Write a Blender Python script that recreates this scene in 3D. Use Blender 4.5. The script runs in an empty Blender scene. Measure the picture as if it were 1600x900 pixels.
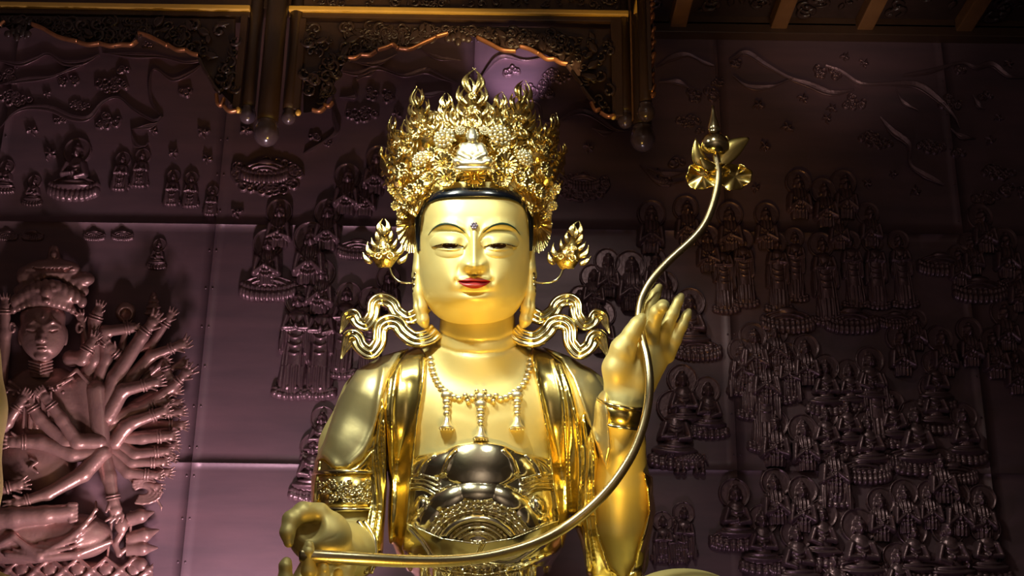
import bpy, bmesh, math, random
import numpy as np
from mathutils import Vector, Matrix
R = math.radians
random.seed(7); RNG = np.random.RandomState(11)
SC = bpy.context.scene; COL = SC.collection

# ------------------------------------------------------------------ camera
F, PITCH, ROLL, CZ = 2000.0, R(20), R(0.8), 1.6
fw = Vector((0, math.cos(PITCH), math.sin(PITCH)))
up0 = Vector((0, -math.sin(PITCH), math.cos(PITCH))); rt0 = Vector((1, 0, 0))
rt = rt0*math.cos(ROLL) + up0*math.sin(ROLL); up = up0*math.cos(ROLL) - rt0*math.sin(ROLL)
CP = Vector((0, 0, CZ))
cam_d = bpy.data.cameras.new('camera'); cam_d.sensor_width = 36; cam_d.lens = F*36/1600
cam_d.clip_end = 200
cam = bpy.data.objects.new('camera', cam_d); COL.objects.link(cam); SC.camera = cam
cam.matrix_world = Matrix(((rt.x, up.x, -fw.x, CP.x), (rt.y, up.y, -fw.y, CP.y), (rt.z, up.z, -fw.z, CP.z), (0, 0, 0, 1)))

def Wn(px, py, Y):
    """world points seen at photo pixel (px,py) on the upright plane y=Y (arrays allowed)"""
    px = np.asarray(px, float); py = np.asarray(py, float); Y = np.asarray(Y, float)
    a = (px-800)/F; b = (450-py)/F
    dx = rt.x*a + up.x*b + fw.x; dy = rt.y*a + up.y*b + fw.y; dz = rt.z*a + up.z*b + fw.z
    t = Y/dy
    return np.stack([dx*t, Y+0*dx, CZ+dz*t], -1)
def W(px, py, Y): return Vector(Wn(px, py, Y).tolist())

# ------------------------------------------------------------------ light
wld = bpy.data.worlds.new('hall_air'); SC.world = wld; wld.use_nodes = True
wld.node_tree.nodes['Background'].inputs[0].default_value = (0.55, 0.45, 0.42, 1)
wld.node_tree.nodes['Background'].inputs[1].default_value = 0.06
SC.view_settings.view_transform = 'Standard'; SC.view_settings.look = 'None'
SC.view_settings.gamma = 1; SC.view_settings.use_curve_mapping = False
SC.view_settings.exposure = 0.0
def area(name, loc, aim, power, size, col, size_y=None, spread=180):
    l = bpy.data.lights.new(name, 'AREA'); l.energy = power; l.size = size; l.color = col
    if size_y: l.shape = 'RECTANGLE'; l.size_y = size_y
    l.spread = R(spread)
    o = bpy.data.objects.new(name, l); COL.objects.link(o); o.location = loc
    o.rotation_euler = (Vector(aim)-Vector(loc)).to_track_quat('-Z', 'Y').to_euler(); return o
def spot(name, loc, aim, power, ang, col, rad=.05, blend=.4):
    l = bpy.data.lights.new(name, 'SPOT'); l.energy = power; l.spot_size = R(ang); l.color = col
    l.shadow_soft_size = rad; l.spot_blend = blend
    o = bpy.data.objects.new(name, l); COL.objects.link(o); o.location = loc
    o.rotation_euler = (Vector(aim)-Vector(loc)).to_track_quat('-Z', 'Y').to_euler(); return o
# cool white floods of the hall aimed at the statue, from the upper left front
HC = W(741, 420, 10)
area('hall_floodlight', (-2.3, 7.2, 8.8), (-0.2, 10, 4.9), 45, 0.7, (.96, 1.0, .84), spread=56)
area('hall_floodlight_centre', (0.7, 6.4, 8.8), (-.1, 10, 4.9), 14, 0.7, (.96, 1.0, .86), spread=64)
# added warm light from below, stands in for bounce off the gold lap
area('added_lap_bounce', (0.2, 7.6, 1.0), (-.1, 10, 4.3), 34, 1.2, (1.0, .62, .12), size_y=.5, spread=56)
# purple-tinted flood at the foot of the relief wall
area('wall_washer', (-2.3, 10.7, 1.5), (-3.3, 12.5, 4.4), 128, .5, (.97, .74, .85), size_y=.3, spread=140)
area('wall_washer_centre', (.2, 11.5, 1.8), (1.4, 12.5, 5), 6, .4, (.93, .72, .84), size_y=.3, spread=120)
area('wall_washer_right', (1.7, 11.1, 1.2), (3.4, 12.5, 4.6), 7, .4, (.86, .72, .95), size_y=.3, spread=130)
spot('wall_accent', (.05, 11.7, 7.75), tuple(W(800, 92, 12.5)), 170, 46, (.86, .70, 1.0), .04, .9)
area('added_ceiling_fill', (0, 3.0, 6.6), (0, 3.0, 9), 100, 3, (1.0, .93, .92), spread=170)  # added fill, brightens the front ceiling that the polished capes reflect
area('added_coffer_fill', (3.4, 10.4, 7.2), (3.6, 11.9, 9), 2.0, .4, (1.0, .80, .66), spread=60)  # added fill that lifts the coffers at the upper right
spot('added_finial_glint', (-1.9, 10.6, 2.4), tuple(W(415, 212, 11.15)), 300, 13, (.96, .84, .95), .16, .6)  # added narrow spot, only to put a highlight under the left finials
spot('added_finial_glint', (.7, 10.75, 2.4), tuple(W(1000, 205, 11.15)), 300, 12, (.96, .84, .95), .16, .6)  # added likewise for the right finials
area('added_moulding_fill', (-1.0, 10.7, 8.0), (-1.2, 11.3, 8.7), 6, 3.5, (1.0, .72, .32), size_y=.15, spread=60)  # added strip of light to brighten the gilt moulding from beneath
area('added_hall_fill', (0, -1.5, 7.5), (0, -6, 3.5), 400, 3, (1.0, .92, .92), spread=170)  # added fill behind the camera, gives the polished gold a lighter hall to reflect
spot('added_relief_spot', (-2.6, 10.2, 1.9), tuple(W(90, 640, 12.4)), 480, 48, (1.0, .80, .78), .15, .9)  # added spot from the lower right to brighten the many-armed relief

# ------------------------------------------------------------------ materials
def mat(name, col, metal=0., rough=.5, noise=None, bump=None, coat=0., mix=None, spec=.5, wave=None, stretch=None):
    m = bpy.data.materials.new(name); m.use_nodes = True; nt = m.node_tree; b = nt.nodes['Principled BSDF']
    b.inputs['Base Color'].default_value = (*col, 1); b.inputs['Metallic'].default_value = metal
    b.inputs['Roughness'].default_value = rough; b.inputs['Coat Weight'].default_value = coat
    b.inputs['Specular IOR Level'].default_value = spec
    tc = nt.nodes.new('ShaderNodeTexCoord'); geo = nt.nodes.new('ShaderNodeNewGeometry')
    if noise:   # (scale, amount, second colour)
        n = nt.nodes.new('ShaderNodeTexNoise'); n.inputs['Scale'].default_value = noise[0]; n.inputs['Detail'].default_value = 6
        if stretch:
            ms = nt.nodes.new('ShaderNodeMapping'); ms.inputs['Scale'].default_value = stretch
            nt.links.new(geo.outputs['Position'], ms.inputs[0]); nt.links.new(ms.outputs[0], n.inputs['Vector'])
        else: nt.links.new(geo.outputs['Position'], n.inputs['Vector'])
        mx = nt.nodes.new('ShaderNodeMix'); mx.data_type = 'RGBA'
        mx.inputs[6].default_value = (*col, 1); mx.inputs[7].default_value = (*noise[2], 1)
        rp = nt.nodes.new('ShaderNodeMapRange'); rp.inputs[1].default_value = .35; rp.inputs[2].default_value = .7
        rp.inputs[4].default_value = noise[1]
        nt.links.new(n.outputs['Fac'], rp.inputs[0]); nt.links.new(rp.outputs[0], mx.inputs[0]); nt.links.new(mx.outputs[2], b.inputs['Base Color'])
        rr = nt.nodes.new('ShaderNodeMapRange'); rr.inputs[3].default_value = rough*.85; rr.inputs[4].default_value = min(1, rough*1.2)
        nt.links.new(n.outputs['Fac'], rr.inputs[0]); nt.links.new(rr.outputs[0], b.inputs['Roughness'])
    if bump:    # (scale, strength, distance)
        n2 = nt.nodes.new('ShaderNodeTexNoise'); n2.inputs['Scale'].default_value = bump[0]; n2.inputs['Detail'].default_value = 4
        if wave:
            mp = nt.nodes.new('ShaderNodeMapping'); mp.inputs['Scale'].default_value = wave
            nt.links.new(geo.outputs['Position'], mp.inputs[0]); nt.links.new(mp.outputs[0], n2.inputs['Vector'])
        else: nt.links.new(geo.outputs['Position'], n2.inputs['Vector'])
        bp = nt.nodes.new('ShaderNodeBump'); bp.inputs['Strength'].default_value = bump[1]; bp.inputs['Distance'].default_value = bump[2]
        nt.links.new(n2.outputs['Fac'], bp.inputs['Height']); nt.links.new(bp.outputs[0], b.inputs['Normal'])
    return m
M = {}
M['satin'] = mat('satin_gold_leaf', (.72, .60, .24), .45, .50, (3, .35, (.69, .55, .19)), (9, .08, .02))
M['polish'] = mat('polished_gold', (.96, .76, .26), 1, .22, (4, .4, (.96, .69, .17)), (4, .12, .03))
M['cape'] = mat('soft_polished_gold', (.93, .80, .40), .9, .34, (4, .4, (.93, .75, .32)), (4, .10, .03))
M['apron'] = mat('mirror_gold', (.90, .82, .58), 1, .15, (4, .4, (.93, .78, .40)), (5, .12, .03))
M['crown'] = mat('bright_gold_filigree', (.93, .73, .30), 1, .22, (20, .5, (.85, .60, .18)), (60, .3, .01))
M['ribbon'] = mat('pale_polished_gold', (.92, .80, .46), 1, .16, (9, .4, (.85, .68, .3)))
M['stem'] = mat('aged_brass', (.70, .58, .34), 1, .28, (14, .5, (.55, .44, .22)), (50, .1, .005))
M['silver'] = mat('pale_gold_jewel', (.92, .84, .60), .9, .33, (30, .4, (.75, .62, .38)))
M['hair'] = mat('navy_lacquer', (.003, .005, .011), 0, .22, coat=.4)
M['lip'] = mat('red_lacquer', (.30, .008, .010), 0, .4)
M['white'] = mat('eye_white', (.42, .40, .34), 0, .4)
M['iris'] = mat('dark_eye_paint', (.03, .014, .008), 0, .25)
M['line'] = mat('dark_green_paint', (.012, .03, .018), 0, .4)
M['jewel'] = mat('clear_purple_jewel', (.34, .28, .38), .6, .2)
M['copper'] = mat('patinated_copper', (.180, .098, .115), .35, .46, (1.6, .8, (.105, .066, .080)), (3, .15, .05), stretch=(.5, 1, 3.2))
M['relief'] = mat('beaten_copper_relief', (.185, .104, .116), .6, .33, (6, .5, (.11, .06, .07)), (25, .25, .02))
M['bigrelief'] = mat('warm_copper_relief', (.30, .165, .145), .5, .36, (5, .6, (.19, .10, .10)), (25, .2, .02))
M['wood'] = mat('dark_stained_wood', (.060, .028, .014), 0, .42, (5, .6, (.04, .02, .012)), (30, .2, .01), wave=(4, 4, .4))
M['woodwarm'] = mat('amber_stained_wood', (.20, .09, .032), 0, .4, (5, .5, (.13, .055, .02)), (30, .2, .01), wave=(4, .4, 4))
M['carve'] = mat('dark_carved_wood', (.045, .024, .020), 0, .33, (8, .6, (.025, .014, .012)), (30, .2, .01))
M['gilt'] = mat('gilt_moulding', (.85, .50, .10), .3, .4, (6, .4, (.6, .34, .08)))
M['finial'] = mat('lacquered_dark_finial', (.075, .048, .055), .2, .24, coat=.6)
M['lip_copper'] = mat('copper_painted_edge', (.48, .20, .09), .7, .3, (20, .6, (.3, .12, .05)))
M['stone'] = mat('polished_dark_stone', (.10, .08, .07), 0, .25, (3, .5, (.06, .05, .04)))
M['hallwall'] = mat('pale_hall_plaster', (.34, .29, .25), 0, .6, (2, .5, (.045, .026, .02)))

# ------------------------------------------------------------------ object helpers
WM = {}
def tag(o, label=None, cat=None, group=None, kind=None):
    if label: o['label'] = label
    if cat: o['category'] = cat
    if group: o['group'] = group
    if kind: o['kind'] = kind
    return o
def reg(o, parent, M4):
    COL.objects.link(o); WM[o.name] = M4.copy()
    if parent is not None:
        o.parent = parent; o.matrix_basis = WM[parent.name].inverted() @ M4
    else: o.matrix_basis = M4
    return o
def empty(name, loc):
    o = bpy.data.objects.new(name, None); o.empty_display_size = .1
    return reg(o, None, Matrix.Translation(loc))
def meshdata(name, V, Fc, m, smooth=True):
    me = bpy.data.meshes.new(name)
    V = np.asarray(V, np.float32)
    if isinstance(Fc, np.ndarray) and Fc.ndim == 2:
        nf, k = Fc.shape
        me.vertices.add(len(V)); me.vertices.foreach_set('co', V.ravel())
        me.loops.add(nf*k); me.loops.foreach_set('vertex_index', Fc.astype(np.int32).ravel())
        me.polygons.add(nf); me.polygons.foreach_set('loop_start', np.arange(0, nf*k, k, dtype=np.int32))
        me.update(calc_edges=True); me.validate()
    else: me.from_pydata([tuple(map(float, v)) for v in V], [], [tuple(map(int, f)) for f in Fc]); me.update()
    if smooth: me.polygons.foreach_set('use_smooth', [True]*len(me.polygons))
    if m: me.materials.append(m)
    return me
def obj(name, V, Fc, m, parent=None, smooth=True, loc=None):
    """mesh from WORLD coordinates; origin moved to loc (default: base centre)"""
    V = np.asarray(V, float)
    if loc is None:
        lo, hi = V.min(0), V.max(0); loc = ((lo[0]+hi[0])/2, (lo[1]+hi[1])/2, lo[2])
    me = meshdata(name, V-np.array(loc), Fc, m, smooth)
    return reg(bpy.data.objects.new(name, me), parent, Matrix.Translation(loc))
def inst(name, me, M4, parent):
    return reg(bpy.data.objects.new(name, me), parent, M4)
class MB:
    def __init__(s): s.V = []; s.F = []; s.n = 0
    def add(s, V, Fc):
        V = np.asarray(V, float); s.V.append(V); s.F += [tuple(int(i)+s.n for i in f) for f in Fc]; s.n += len(V); return s
    def box(s, x0, x1, y0, y1, z0, z1):
        V = [(x, y, z) for x in (x0, x1) for y in (y0, y1) for z in (z0, z1)]
        return s.add(V, [(0, 1, 3, 2), (4, 6, 7, 5), (0, 4, 5, 1), (2, 3, 7, 6), (0, 2, 6, 4), (1, 5, 7, 3)])
    def bevbox(s, x0, x1, y0, y1, z0, z1, b=.01):
        bm = bmesh.new(); bmesh.ops.create_cube(bm, size=1)
        for v in bm.verts: v.co = Vector(((x0+x1)/2+v.co.x*(x1-x0), (y0+y1)/2+v.co.y*(y1-y0), (z0+z1)/2+v.co.z*(z1-z0)))
        bmesh.ops.bevel(bm, geom=list(bm.edges), offset=b, segments=2, affect='EDGES', profile=.6)
        bm.verts.index_update(); s.add([v.co[:] for v in bm.verts], [[v.index for v in f.verts] for f in bm.faces]); bm.free(); return s
    def tube(s, pts, rad, n=10, flat=1., cap=True):
        V, Fc = tube(pts, rad, n, flat, cap); return s.add(V, Fc)
    def lathe(s, c, prof, n=24):
        V = []; Fc = []
        for r_, z in prof:
            for k in range(n):
                a = 2*math.pi*k/n; V.append((c[0]+r_*math.cos(a), c[1]+r_*math.sin(a), c[2]+z))
        m_ = len(prof)
        for i in range(m_-1):
            for k in range(n): Fc.append((i*n+k, i*n+(k+1) % n, (i+1)*n+(k+1) % n, (i+1)*n+k))
        Fc.append(tuple(range(n))[::-1]); Fc.append(tuple((m_-1)*n+k for k in range(n)))
        return s.add(V, Fc)
    def ball(s, c, r, nu=12, nv=8):
        r = (r, r, r) if not hasattr(r, '__len__') else r
        V = [(c[0], c[1], c[2]-r[2])]; Fc = []
        for i in range(1, nv):
            t = -math.pi/2+math.pi*i/nv
            for k in range(nu):
                a = 2*math.pi*k/nu; V.append((c[0]+r[0]*math.cos(t)*math.cos(a), c[1]+r[1]*math.cos(t)*math.sin(a), c[2]+r[2]*math.sin(t)))
        V.append((c[0], c[1], c[2]+r[2])); L = len(V)-1
        for k in range(nu):
            Fc.append((0, 1+(k+1) % nu, 1+k)); Fc.append((L, L-nu+k, L-nu+(k+1) % nu))
            for i in range(nv-2): Fc.append((1+i*nu+k, 1+i*nu+(k+1) % nu, 1+(i+1)*nu+(k+1) % nu, 1+(i+1)*nu+k))
        return s.add(V, Fc)
    def obj(s, name, m, parent=None, smooth=True, loc=None):
        return obj(name, np.concatenate(s.V), s.F, m, parent, smooth, loc)
    def data(s, name, m, smooth=True): return meshdata(name, np.concatenate(s.V), s.F, m, smooth)

def smoothpts(P, n=40, closed=False):
    """Catmull-Rom resample of points of any dimension"""
    P = np.asarray(P, float); N = len(P)
    if N < 3: return np.array([P[0]+(P[-1]-P[0])*t for t in np.linspace(0, 1, n)])
    Q = np.vstack([2*P[0]-P[1], P, 2*P[-1]-P[-2]])
    L = np.r_[0, np.cumsum(np.linalg.norm(np.diff(P, axis=0), axis=1))+1e-9*np.arange(1, N)]
    out = []
    for s in np.linspace(0, L[-1]*.999999, n):
        i = min(int(np.searchsorted(L, s, 'right'))-1, N-2); t = (s-L[i])/(L[i+1]-L[i])
        p0, p1, p2, p3 = Q[i], Q[i+1], Q[i+2], Q[i+3]
        out.append(.5*((2*p1)+(-p0+p2)*t+(2*p0-5*p1+4*p2-p3)*t*t+(-p0+3*p1-3*p2+p3)*t**3))
    return np.array(out)
def tube(pts, rad, n=10, flat=1., cap=True):
    P = np.asarray(pts, float); N = len(P)
    rad = np.full(N, float(rad)) if np.isscalar(rad) else np.interp(np.linspace(0, 1, N), np.linspace(0, 1, len(rad)), rad)
    T = np.gradient(P, axis=0); T /= np.linalg.norm(T, axis=1)[:, None]+1e-12
    ref = np.array([0, 1., 0]);
    V = []; 
    for i in range(N):
        a = np.cross(T[i], ref); l = np.linalg.norm(a)
        if l < .15: a = np.cross(T[i], np.array([1., 0, 0])); l = np.linalg.norm(a)
        a /= l; b = np.cross(a, T[i])
        for k in range(n):
            t = 2*math.pi*k/n; V.append(P[i]+rad[i]*(math.cos(t)*a+flat*math.sin(t)*b))
    Fc = [(i*n+k, i*n+(k+1) % n, (i+1)*n+(k+1) % n, (i+1)*n+k) for i in range(N-1) for k in range(n)]
    if cap: Fc += [tuple(range(n))[::-1], tuple((N-1)*n+k for k in range(n))]
    return V, Fc
def gridfaces(a, b, wrap=False):
    i, j = np.meshgrid(np.arange(a-1), np.arange(b if wrap else b-1), indexing='ij')
    j2 = (j+1) % b
    return np.stack([i*b+j, i*b+j2, (i+1)*b+j2, (i+1)*b+j], -1).reshape(-1, 4)

# ------------------------------------------------------------------ sculpting: distance field -> surface nets
def poly2d(X, Y, P):
    """signed distance to polygon (negative inside)"""
    d = np.full(X.shape, 1e9); s = np.ones(X.shape)
    n = len(P)
    for i in range(n):
        ax, ay = P[i]; bx, by = P[i-1]
        ex, ey = bx-ax, by-ay; wx, wy = X-ax, Y-ay
        t = np.clip((wx*ex+wy*ey)/(ex*ex+ey*ey+1e-12), 0, 1)
        d = np.minimum(d, (wx-ex*t)**2+(wy-ey*t)**2)
        c1 = Y >= ay; c2 = Y < by; c3 = ex*wy > ey*wx
        flip = (c1 & c2 & c3) | (~c1 & ~c2 & ~c3); s = np.where(flip, -s, s)
    return s*np.sqrt(d)
def linedist(X, Y, P):
    """distance to an open polyline and parameter 0..1 along it"""
    P = np.asarray(P, float); d = np.full(X.shape, 1e9); u = np.zeros(X.shape)
    L = np.r_[0, np.cumsum(np.hypot(*np.diff(P, axis=0).T))]
    for i in range(len(P)-1):
        ex, ey = P[i+1]-P[i]; wx, wy = X-P[i][0], Y-P[i][1]
        t = np.clip((wx*ex+wy*ey)/(ex*ex+ey*ey+1e-12), 0, 1)
        q = np.hypot(wx-ex*t, wy-ey*t); m_ = q < d
        d = np.where(m_, q, d); u = np.where(m_, (L[i]+t*(L[i+1]-L[i]))/L[-1], u)
    return d, u
class Field:
    def __init__(s, lo, hi, h):
        s.lo = np.array(lo, float); s.h = h
        s.n = np.ceil((np.array(hi)-s.lo)/h).astype(int)+1
        s.ax = [(s.lo[i]+h*np.arange(s.n[i])).astype(np.float32) for i in range(3)]
        s.D = np.full(s.n, 60., np.float32)
    def sub(s, lo, hi):
        a = np.clip(np.floor((np.array(lo)-s.lo)/s.h).astype(int), 0, s.n); b = np.clip(np.ceil((np.array(hi)-s.lo)/s.h).astype(int)+1, 0, s.n)
        sl = tuple(slice(a[i], b[i]) for i in range(3))
        return sl, s.ax[0][sl[0]][:, None, None], s.ax[1][sl[1]][None, :, None], s.ax[2][sl[2]][None, None, :]
    def comb(s, sl, d, k, op):
        A = s.D[sl]
        if A.size == 0: return
        if op == 'sub': d = -d
        if op == 'add':
            if k > 0:
                h = np.clip(.5+.5*(A-d)/k, 0, 1); s.D[sl] = A+(d-A)*h-k*h*(1-h)
            else: s.D[sl] = np.minimum(A, d)
        else:
            h = np.clip(.5-.5*(A-d)/max(k, 1e-3), 0, 1); s.D[sl] = A+(d-A)*h+k*h*(1-h)
    def ell(s, c, r, k=10, op='add', rot=0.):
        m_ = max(r)+k+6; sl, x, y, z = s.sub(np.array(c)-m_, np.array(c)+m_)
        x = x-c[0]; y = y-c[1]; z = z-c[2]
        if rot: x, y = x*math.cos(rot)+y*math.sin(rot), -x*math.sin(rot)+y*math.cos(rot)
        q = np.sqrt((x/r[0])**2+(y/r[1])**2+(z/r[2])**2)
        g = np.sqrt((x/r[0]**2)**2+(y/r[1]**2)**2+(z/r[2]**2)**2)+1e-6
        s.comb(sl, (q*(q-1)/g).astype(np.float32), k, op); return s
    def cap(s, pts, k=8, op='add', flat=None):
        """chain of tapered capsules; pts = (x,y,d,r)"""
        for a, b in zip(pts[:-1], pts[1:]):
            a = np.array(a, float); b = np.array(b, float); m_ = max(a[3], b[3])+k+6
            sl, x, y, z = s.sub(np.minimum(a[:3], b[:3])-m_, np.maximum(a[:3], b[:3])+m_)
            e = b[:3]-a[:3]; t = np.clip(((x-a[0])*e[0]+(y-a[1])*e[1]+(z-a[2])*e[2])/(e@e+1e-9), 0, 1)
            fz = flat or 1.
            q = np.sqrt((x-a[0]-e[0]*t)**2+(y-a[1]-e[1]*t)**2+((z-a[2]-e[2]*t)*fz)**2)-(a[3]+(b[3]-a[3])*t)
            s.comb(sl, q.astype(np.float32), k, op)
        return s
    def XY(s): return np.meshgrid(s.ax[0], s.ax[1], indexing='ij')
    def front(s):
        """depth of the first surface met from the viewer's side, per (x,y)"""
        neg = s.D < 0; has = neg.any(2); i = neg.argmax(2); i0 = np.maximum(i-1, 0)
        I, J = np.indices(i.shape); a = s.D[I, J, i0]; b = s.D[I, J, i]
        t = np.where(a > 0, a/(a-b+1e-9), 0); z = s.ax[2][i0]+s.h*t*(i > i0)
        return np.where(has, z, np.nan)
    def nets(s, back=None):
        D = s.D
        sg = D < 0
        c = np.zeros(np.array(D.shape)-1, np.int8)
        for i in (0, 1):
            for j in (0, 1):
                for k in (0, 1): c += sg[i:D.shape[0]-1+i, j:D.shape[1]-1+j, k:D.shape[2]-1+k]
        act = (c > 0) & (c < 8); ids = np.full(act.shape, -1, np.int64); I = np.argwhere(act); ids[act] = np.arange(len(I))
        acc = np.zeros((len(I), 3)); cnt = np.zeros(len(I))
        cor = [(i, j, k) for i in (0, 1) for j in (0, 1) for k in (0, 1)]
        for p in cor:
            for ax in range(3):
                if p[ax]: continue
                q = list(p); q[ax] = 1
                a = D[I[:, 0]+p[0], I[:, 1]+p[1], I[:, 2]+p[2]]; b = D[I[:, 0]+q[0], I[:, 1]+q[1], I[:, 2]+q[2]]
                m_ = (a < 0) != (b < 0); t = np.where(m_, a/(a-b+1e-12), 0)
                pos = np.tile(np.array(p, float), (len(I), 1)); pos[:, ax] += t
                acc[m_] += pos[m_]; cnt[m_] += 1
        V = s.lo+s.h*(I+acc/cnt[:, None])
        Fs = []
        for ax in range(3):
            o1, o2 = [i for i in range(3) if i != ax]
            A = np.moveaxis(sg, ax, 0); E = A[:-1] != A[1:]; pos = A[:-1]
            Im = np.moveaxis(ids, ax, 0)
            # after moveaxis, remaining axes are o1,o2 in order
            e = np.argwhere(E[:, 1:-1, 1:-1]); 
            if len(e) == 0: continue
            a0, a1, a2 = e[:, 0], e[:, 1]+1, e[:, 2]+1
            q = np.stack([Im[a0, a1-1, a2-1], Im[a0, a1, a2-1], Im[a0, a1, a2], Im[a0, a1-1, a2]], -1)
            inside = pos[a0, a1, a2]
            flip = inside if ax != 1 else ~inside
            q[~flip] = q[~flip][:, ::-1]; Fs.append(q)
        Q = np.concatenate(Fs); Q = Q[(Q >= 0).all(1)]
        if back is not None: # drop faces hidden deep behind
            Q = Q[(V[Q][:, :, 2] < back).any(1)]
        used = np.unique(Q); mp = np.full(len(V), -1); mp[used] = np.arange(len(used))
        return V[used], mp[Q]
DS = .00548          # metres per pixel of depth around the statue
Y0 = 10.3
def toW(V, y0=Y0, ds=DS, lean=None):
    Y = y0+V[:, 2]*ds
    if lean is not None: Y = Y+lean(V)
    return Wn(V[:, 0], V[:, 1], Y)
def flipchk(V, Q):
    """orient faces outward (volume sign)"""
    a, b, c = V[Q[:, 0]], V[Q[:, 1]], V[Q[:, 2]]
    vol = np.einsum('ij,ij->i', a-V.mean(0), np.cross(b-a, c-a)).sum()
    return Q if vol > 0 else Q[:, ::-1]
def fieldobj(name, fld, m, parent, y0=Y0, ds=DS, back=None):
    V, Q = fld.nets(back); Vw = toW(V, y0, ds); Q = flipchk(Vw, Q)
    return obj(name, Vw, Q, m, parent)
# ================================================================== HALL
ZC = W(1300, 65, 12.5).z
floor = MB().box(-9, 9, -6, 13, -.2, 0).obj('floor', M['stone'], None, False); tag(floor, kind='structure')
for nm, b in (('wall_left', (-9.2, -9, -6, 13, 0, ZC)), ('wall_right', (9, 9.2, -6, 13, 0, ZC)), ('wall_front', (-9.2, 9.2, -6.2, -6, 0, ZC))):
    tag(MB().box(*b).obj(nm, M['hallwall'], None, False), kind='structure')
YW = 12.5
wall = MB().box(-9, 9, YW+.05, YW+.25, 0, ZC+1.2).obj('wall_back', M['copper'], None, False); tag(wall, kind='structure')
# copper sheets with seams
xs = [W(-60, 600, YW).x, W(322, 500, YW).x, W(741, 100, YW).x, W(1142, 520, YW).x, W(1502, 340, YW).x, W(1900, 500, YW).x]
xs = [xs[0]-2.4, xs[0]]+xs[1:]
zs = [0, 2.3, W(400, 724, YW).z, W(400, 351, YW).z, W(400, -60, YW).z]
rv = []
for i in range(len(xs)-1):
    for j in range(len(zs)-1):
        x0, x1, z0, z1 = xs[i]+.001, xs[i+1]-.001, zs[j]+.001, zs[j+1]-.001
        # gently buckled sheet
        nx, nz = 26, 26; X, Z = np.meshgrid(np.linspace(x0, x1, nx), np.linspace(z0, z1, nz), indexing='ij')
        ph = RNG.rand(4)*6; e = np.minimum(np.minimum(X-x0, x1-X), np.minimum(Z-z0, z1-Z))
        off = .003*np.clip(e/.6, 0, 1)*(np.sin(X*2.3+ph[0])+np.sin(Z*3.1+ph[1])+.5*np.sin(5*Z+3*X+ph[2]))
        Yv = YW-.0012*((i+j) % 2)-off*.5
        top = np.stack([X, Yv, Z], -1).reshape(-1, 3); V = list(top); Fc = [tuple(f) for f in gridfaces(nx, nz)]
        rim = [k*nz for k in range(nx)]+[(nx-1)*nz+k for k in range(1, nz)]+[k*nz+nz-1 for k in range(nx-2, -1, -1)]+[k for k in range(nz-2, 0, -1)]
        b0 = len(V); V += [top[r_]+np.array([0, YW+.045-top[r_][1], 0]) for r_ in rim]
        for k in range(len(rim)): k2 = (k+1) % len(rim); Fc.append((rim[k2], rim[k], b0+k, b0+k2))
        obj('copper_sheet', V, Fc, M['copper'], wall)
        if 1 <= i <= 4:
            for z in np.arange(z0+.15, z1, .42): rv.append((x1-.035, z)) ; rv.append((x0+.035, z))
bm_ = MB(); bm_.lathe((0, 0, 0), [(.011, 0), (.010, .004), (.005, .006), (.001, .007)], 10); rvm = bm_.data('rivet', M['copper'])
for x, z in rv: inst('rivet', rvm, Matrix.Translation((x, YW-.004, z))@Matrix.Rotation(R(90), 4, 'X'), wall)

# ------------------------------------------------------------------ relief templates (height fields, pixel units)
def hfmesh(name, fn, x0, x1, z0, z1, h, m):
    X, Z = np.meshgrid(np.arange(x0, x1+h, h), np.arange(z0, z1+h, h), indexing='ij')
    H = fn(X, Z); nx, nz = X.shape
    H = np.maximum(H, -2.5)
    V = np.stack([X, -H, Z], -1).reshape(-1, 3); Q = gridfaces(nx, nz)
    keep = (H.reshape(-1)[Q] > -1.2).any(1); Q = Q[keep]
    used = np.unique(Q); mp = np.full(len(V), -1); mp[used] = np.arange(len(used))
    return meshdata(name, V[used], mp[Q], m)
def bump(X, Z, cx, cz, rx, rz, h, p=.5):
    q = 1-((X-cx)/rx)**2-((Z-cz)/rz)**2
    return np.where(q > 0, h*np.clip(q, 0, 1)**p, -9)
def cap2(X, Z, pts, r, h):
    d, u = linedist(X, Z, pts); rr = np.interp(u, np.linspace(0, 1, len(r)), r) if hasattr(r, '__len__') else r
    q = 1-(d/rr)**2
    return np.where(q > 0, h*np.sqrt(np.clip(q, 0, 1)), -9)
def halo(X, Z, cx, cz, r):
    d = np.hypot(X-cx, Z-cz); h = np.where(d < r, 2.6+2.2*np.exp(-((d-r+1.6)/1.1)**2), -9)
    return h
def headrelief(X, Z, cx, cz, s):
    H = bump(X, Z, cx, cz, 7.2*s, 9.2*s, 12*s)
    H = np.maximum(H, bump(X, Z, cx, cz+5*s, 8.4*s, 7.5*s, 11.5*s)); H = np.maximum(H, bump(X, Z, cx, cz+12.5*s, 4*s, 3.6*s, 10*s))
    for sx in (-1, 1):
        H = np.maximum(H, bump(X, Z, cx+sx*7.6*s, cz-2*s, 1.9*s, 5*s, 7*s))
        H = H-np.where(H > 0, 2.4*np.exp(-(((X-cx-sx*3.2*s)/(2.2*s))**2+((Z-cz-.3*s)/(1.4*s))**2)), 0)
    H = H+np.where(H > 0, 2.6*np.exp(-(((X-cx)/(1.3*s))**2+((Z-cz+1.5*s)/(3*s))**2)), 0)
    H = H+np.where(H > 0, 1.2*np.exp(-(((X-cx)/(2.6*s))**2+((Z-cz+5.4*s)/(1*s))**2)), 0)
    H = H-np.where(H > 0, 1.8*np.exp(-((Z-cz-2.6*s-.05*(X-cx)**2/s)/(.7*s))**2)*(np.abs(X-cx) < 7*s), 0)
    return H
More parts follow.
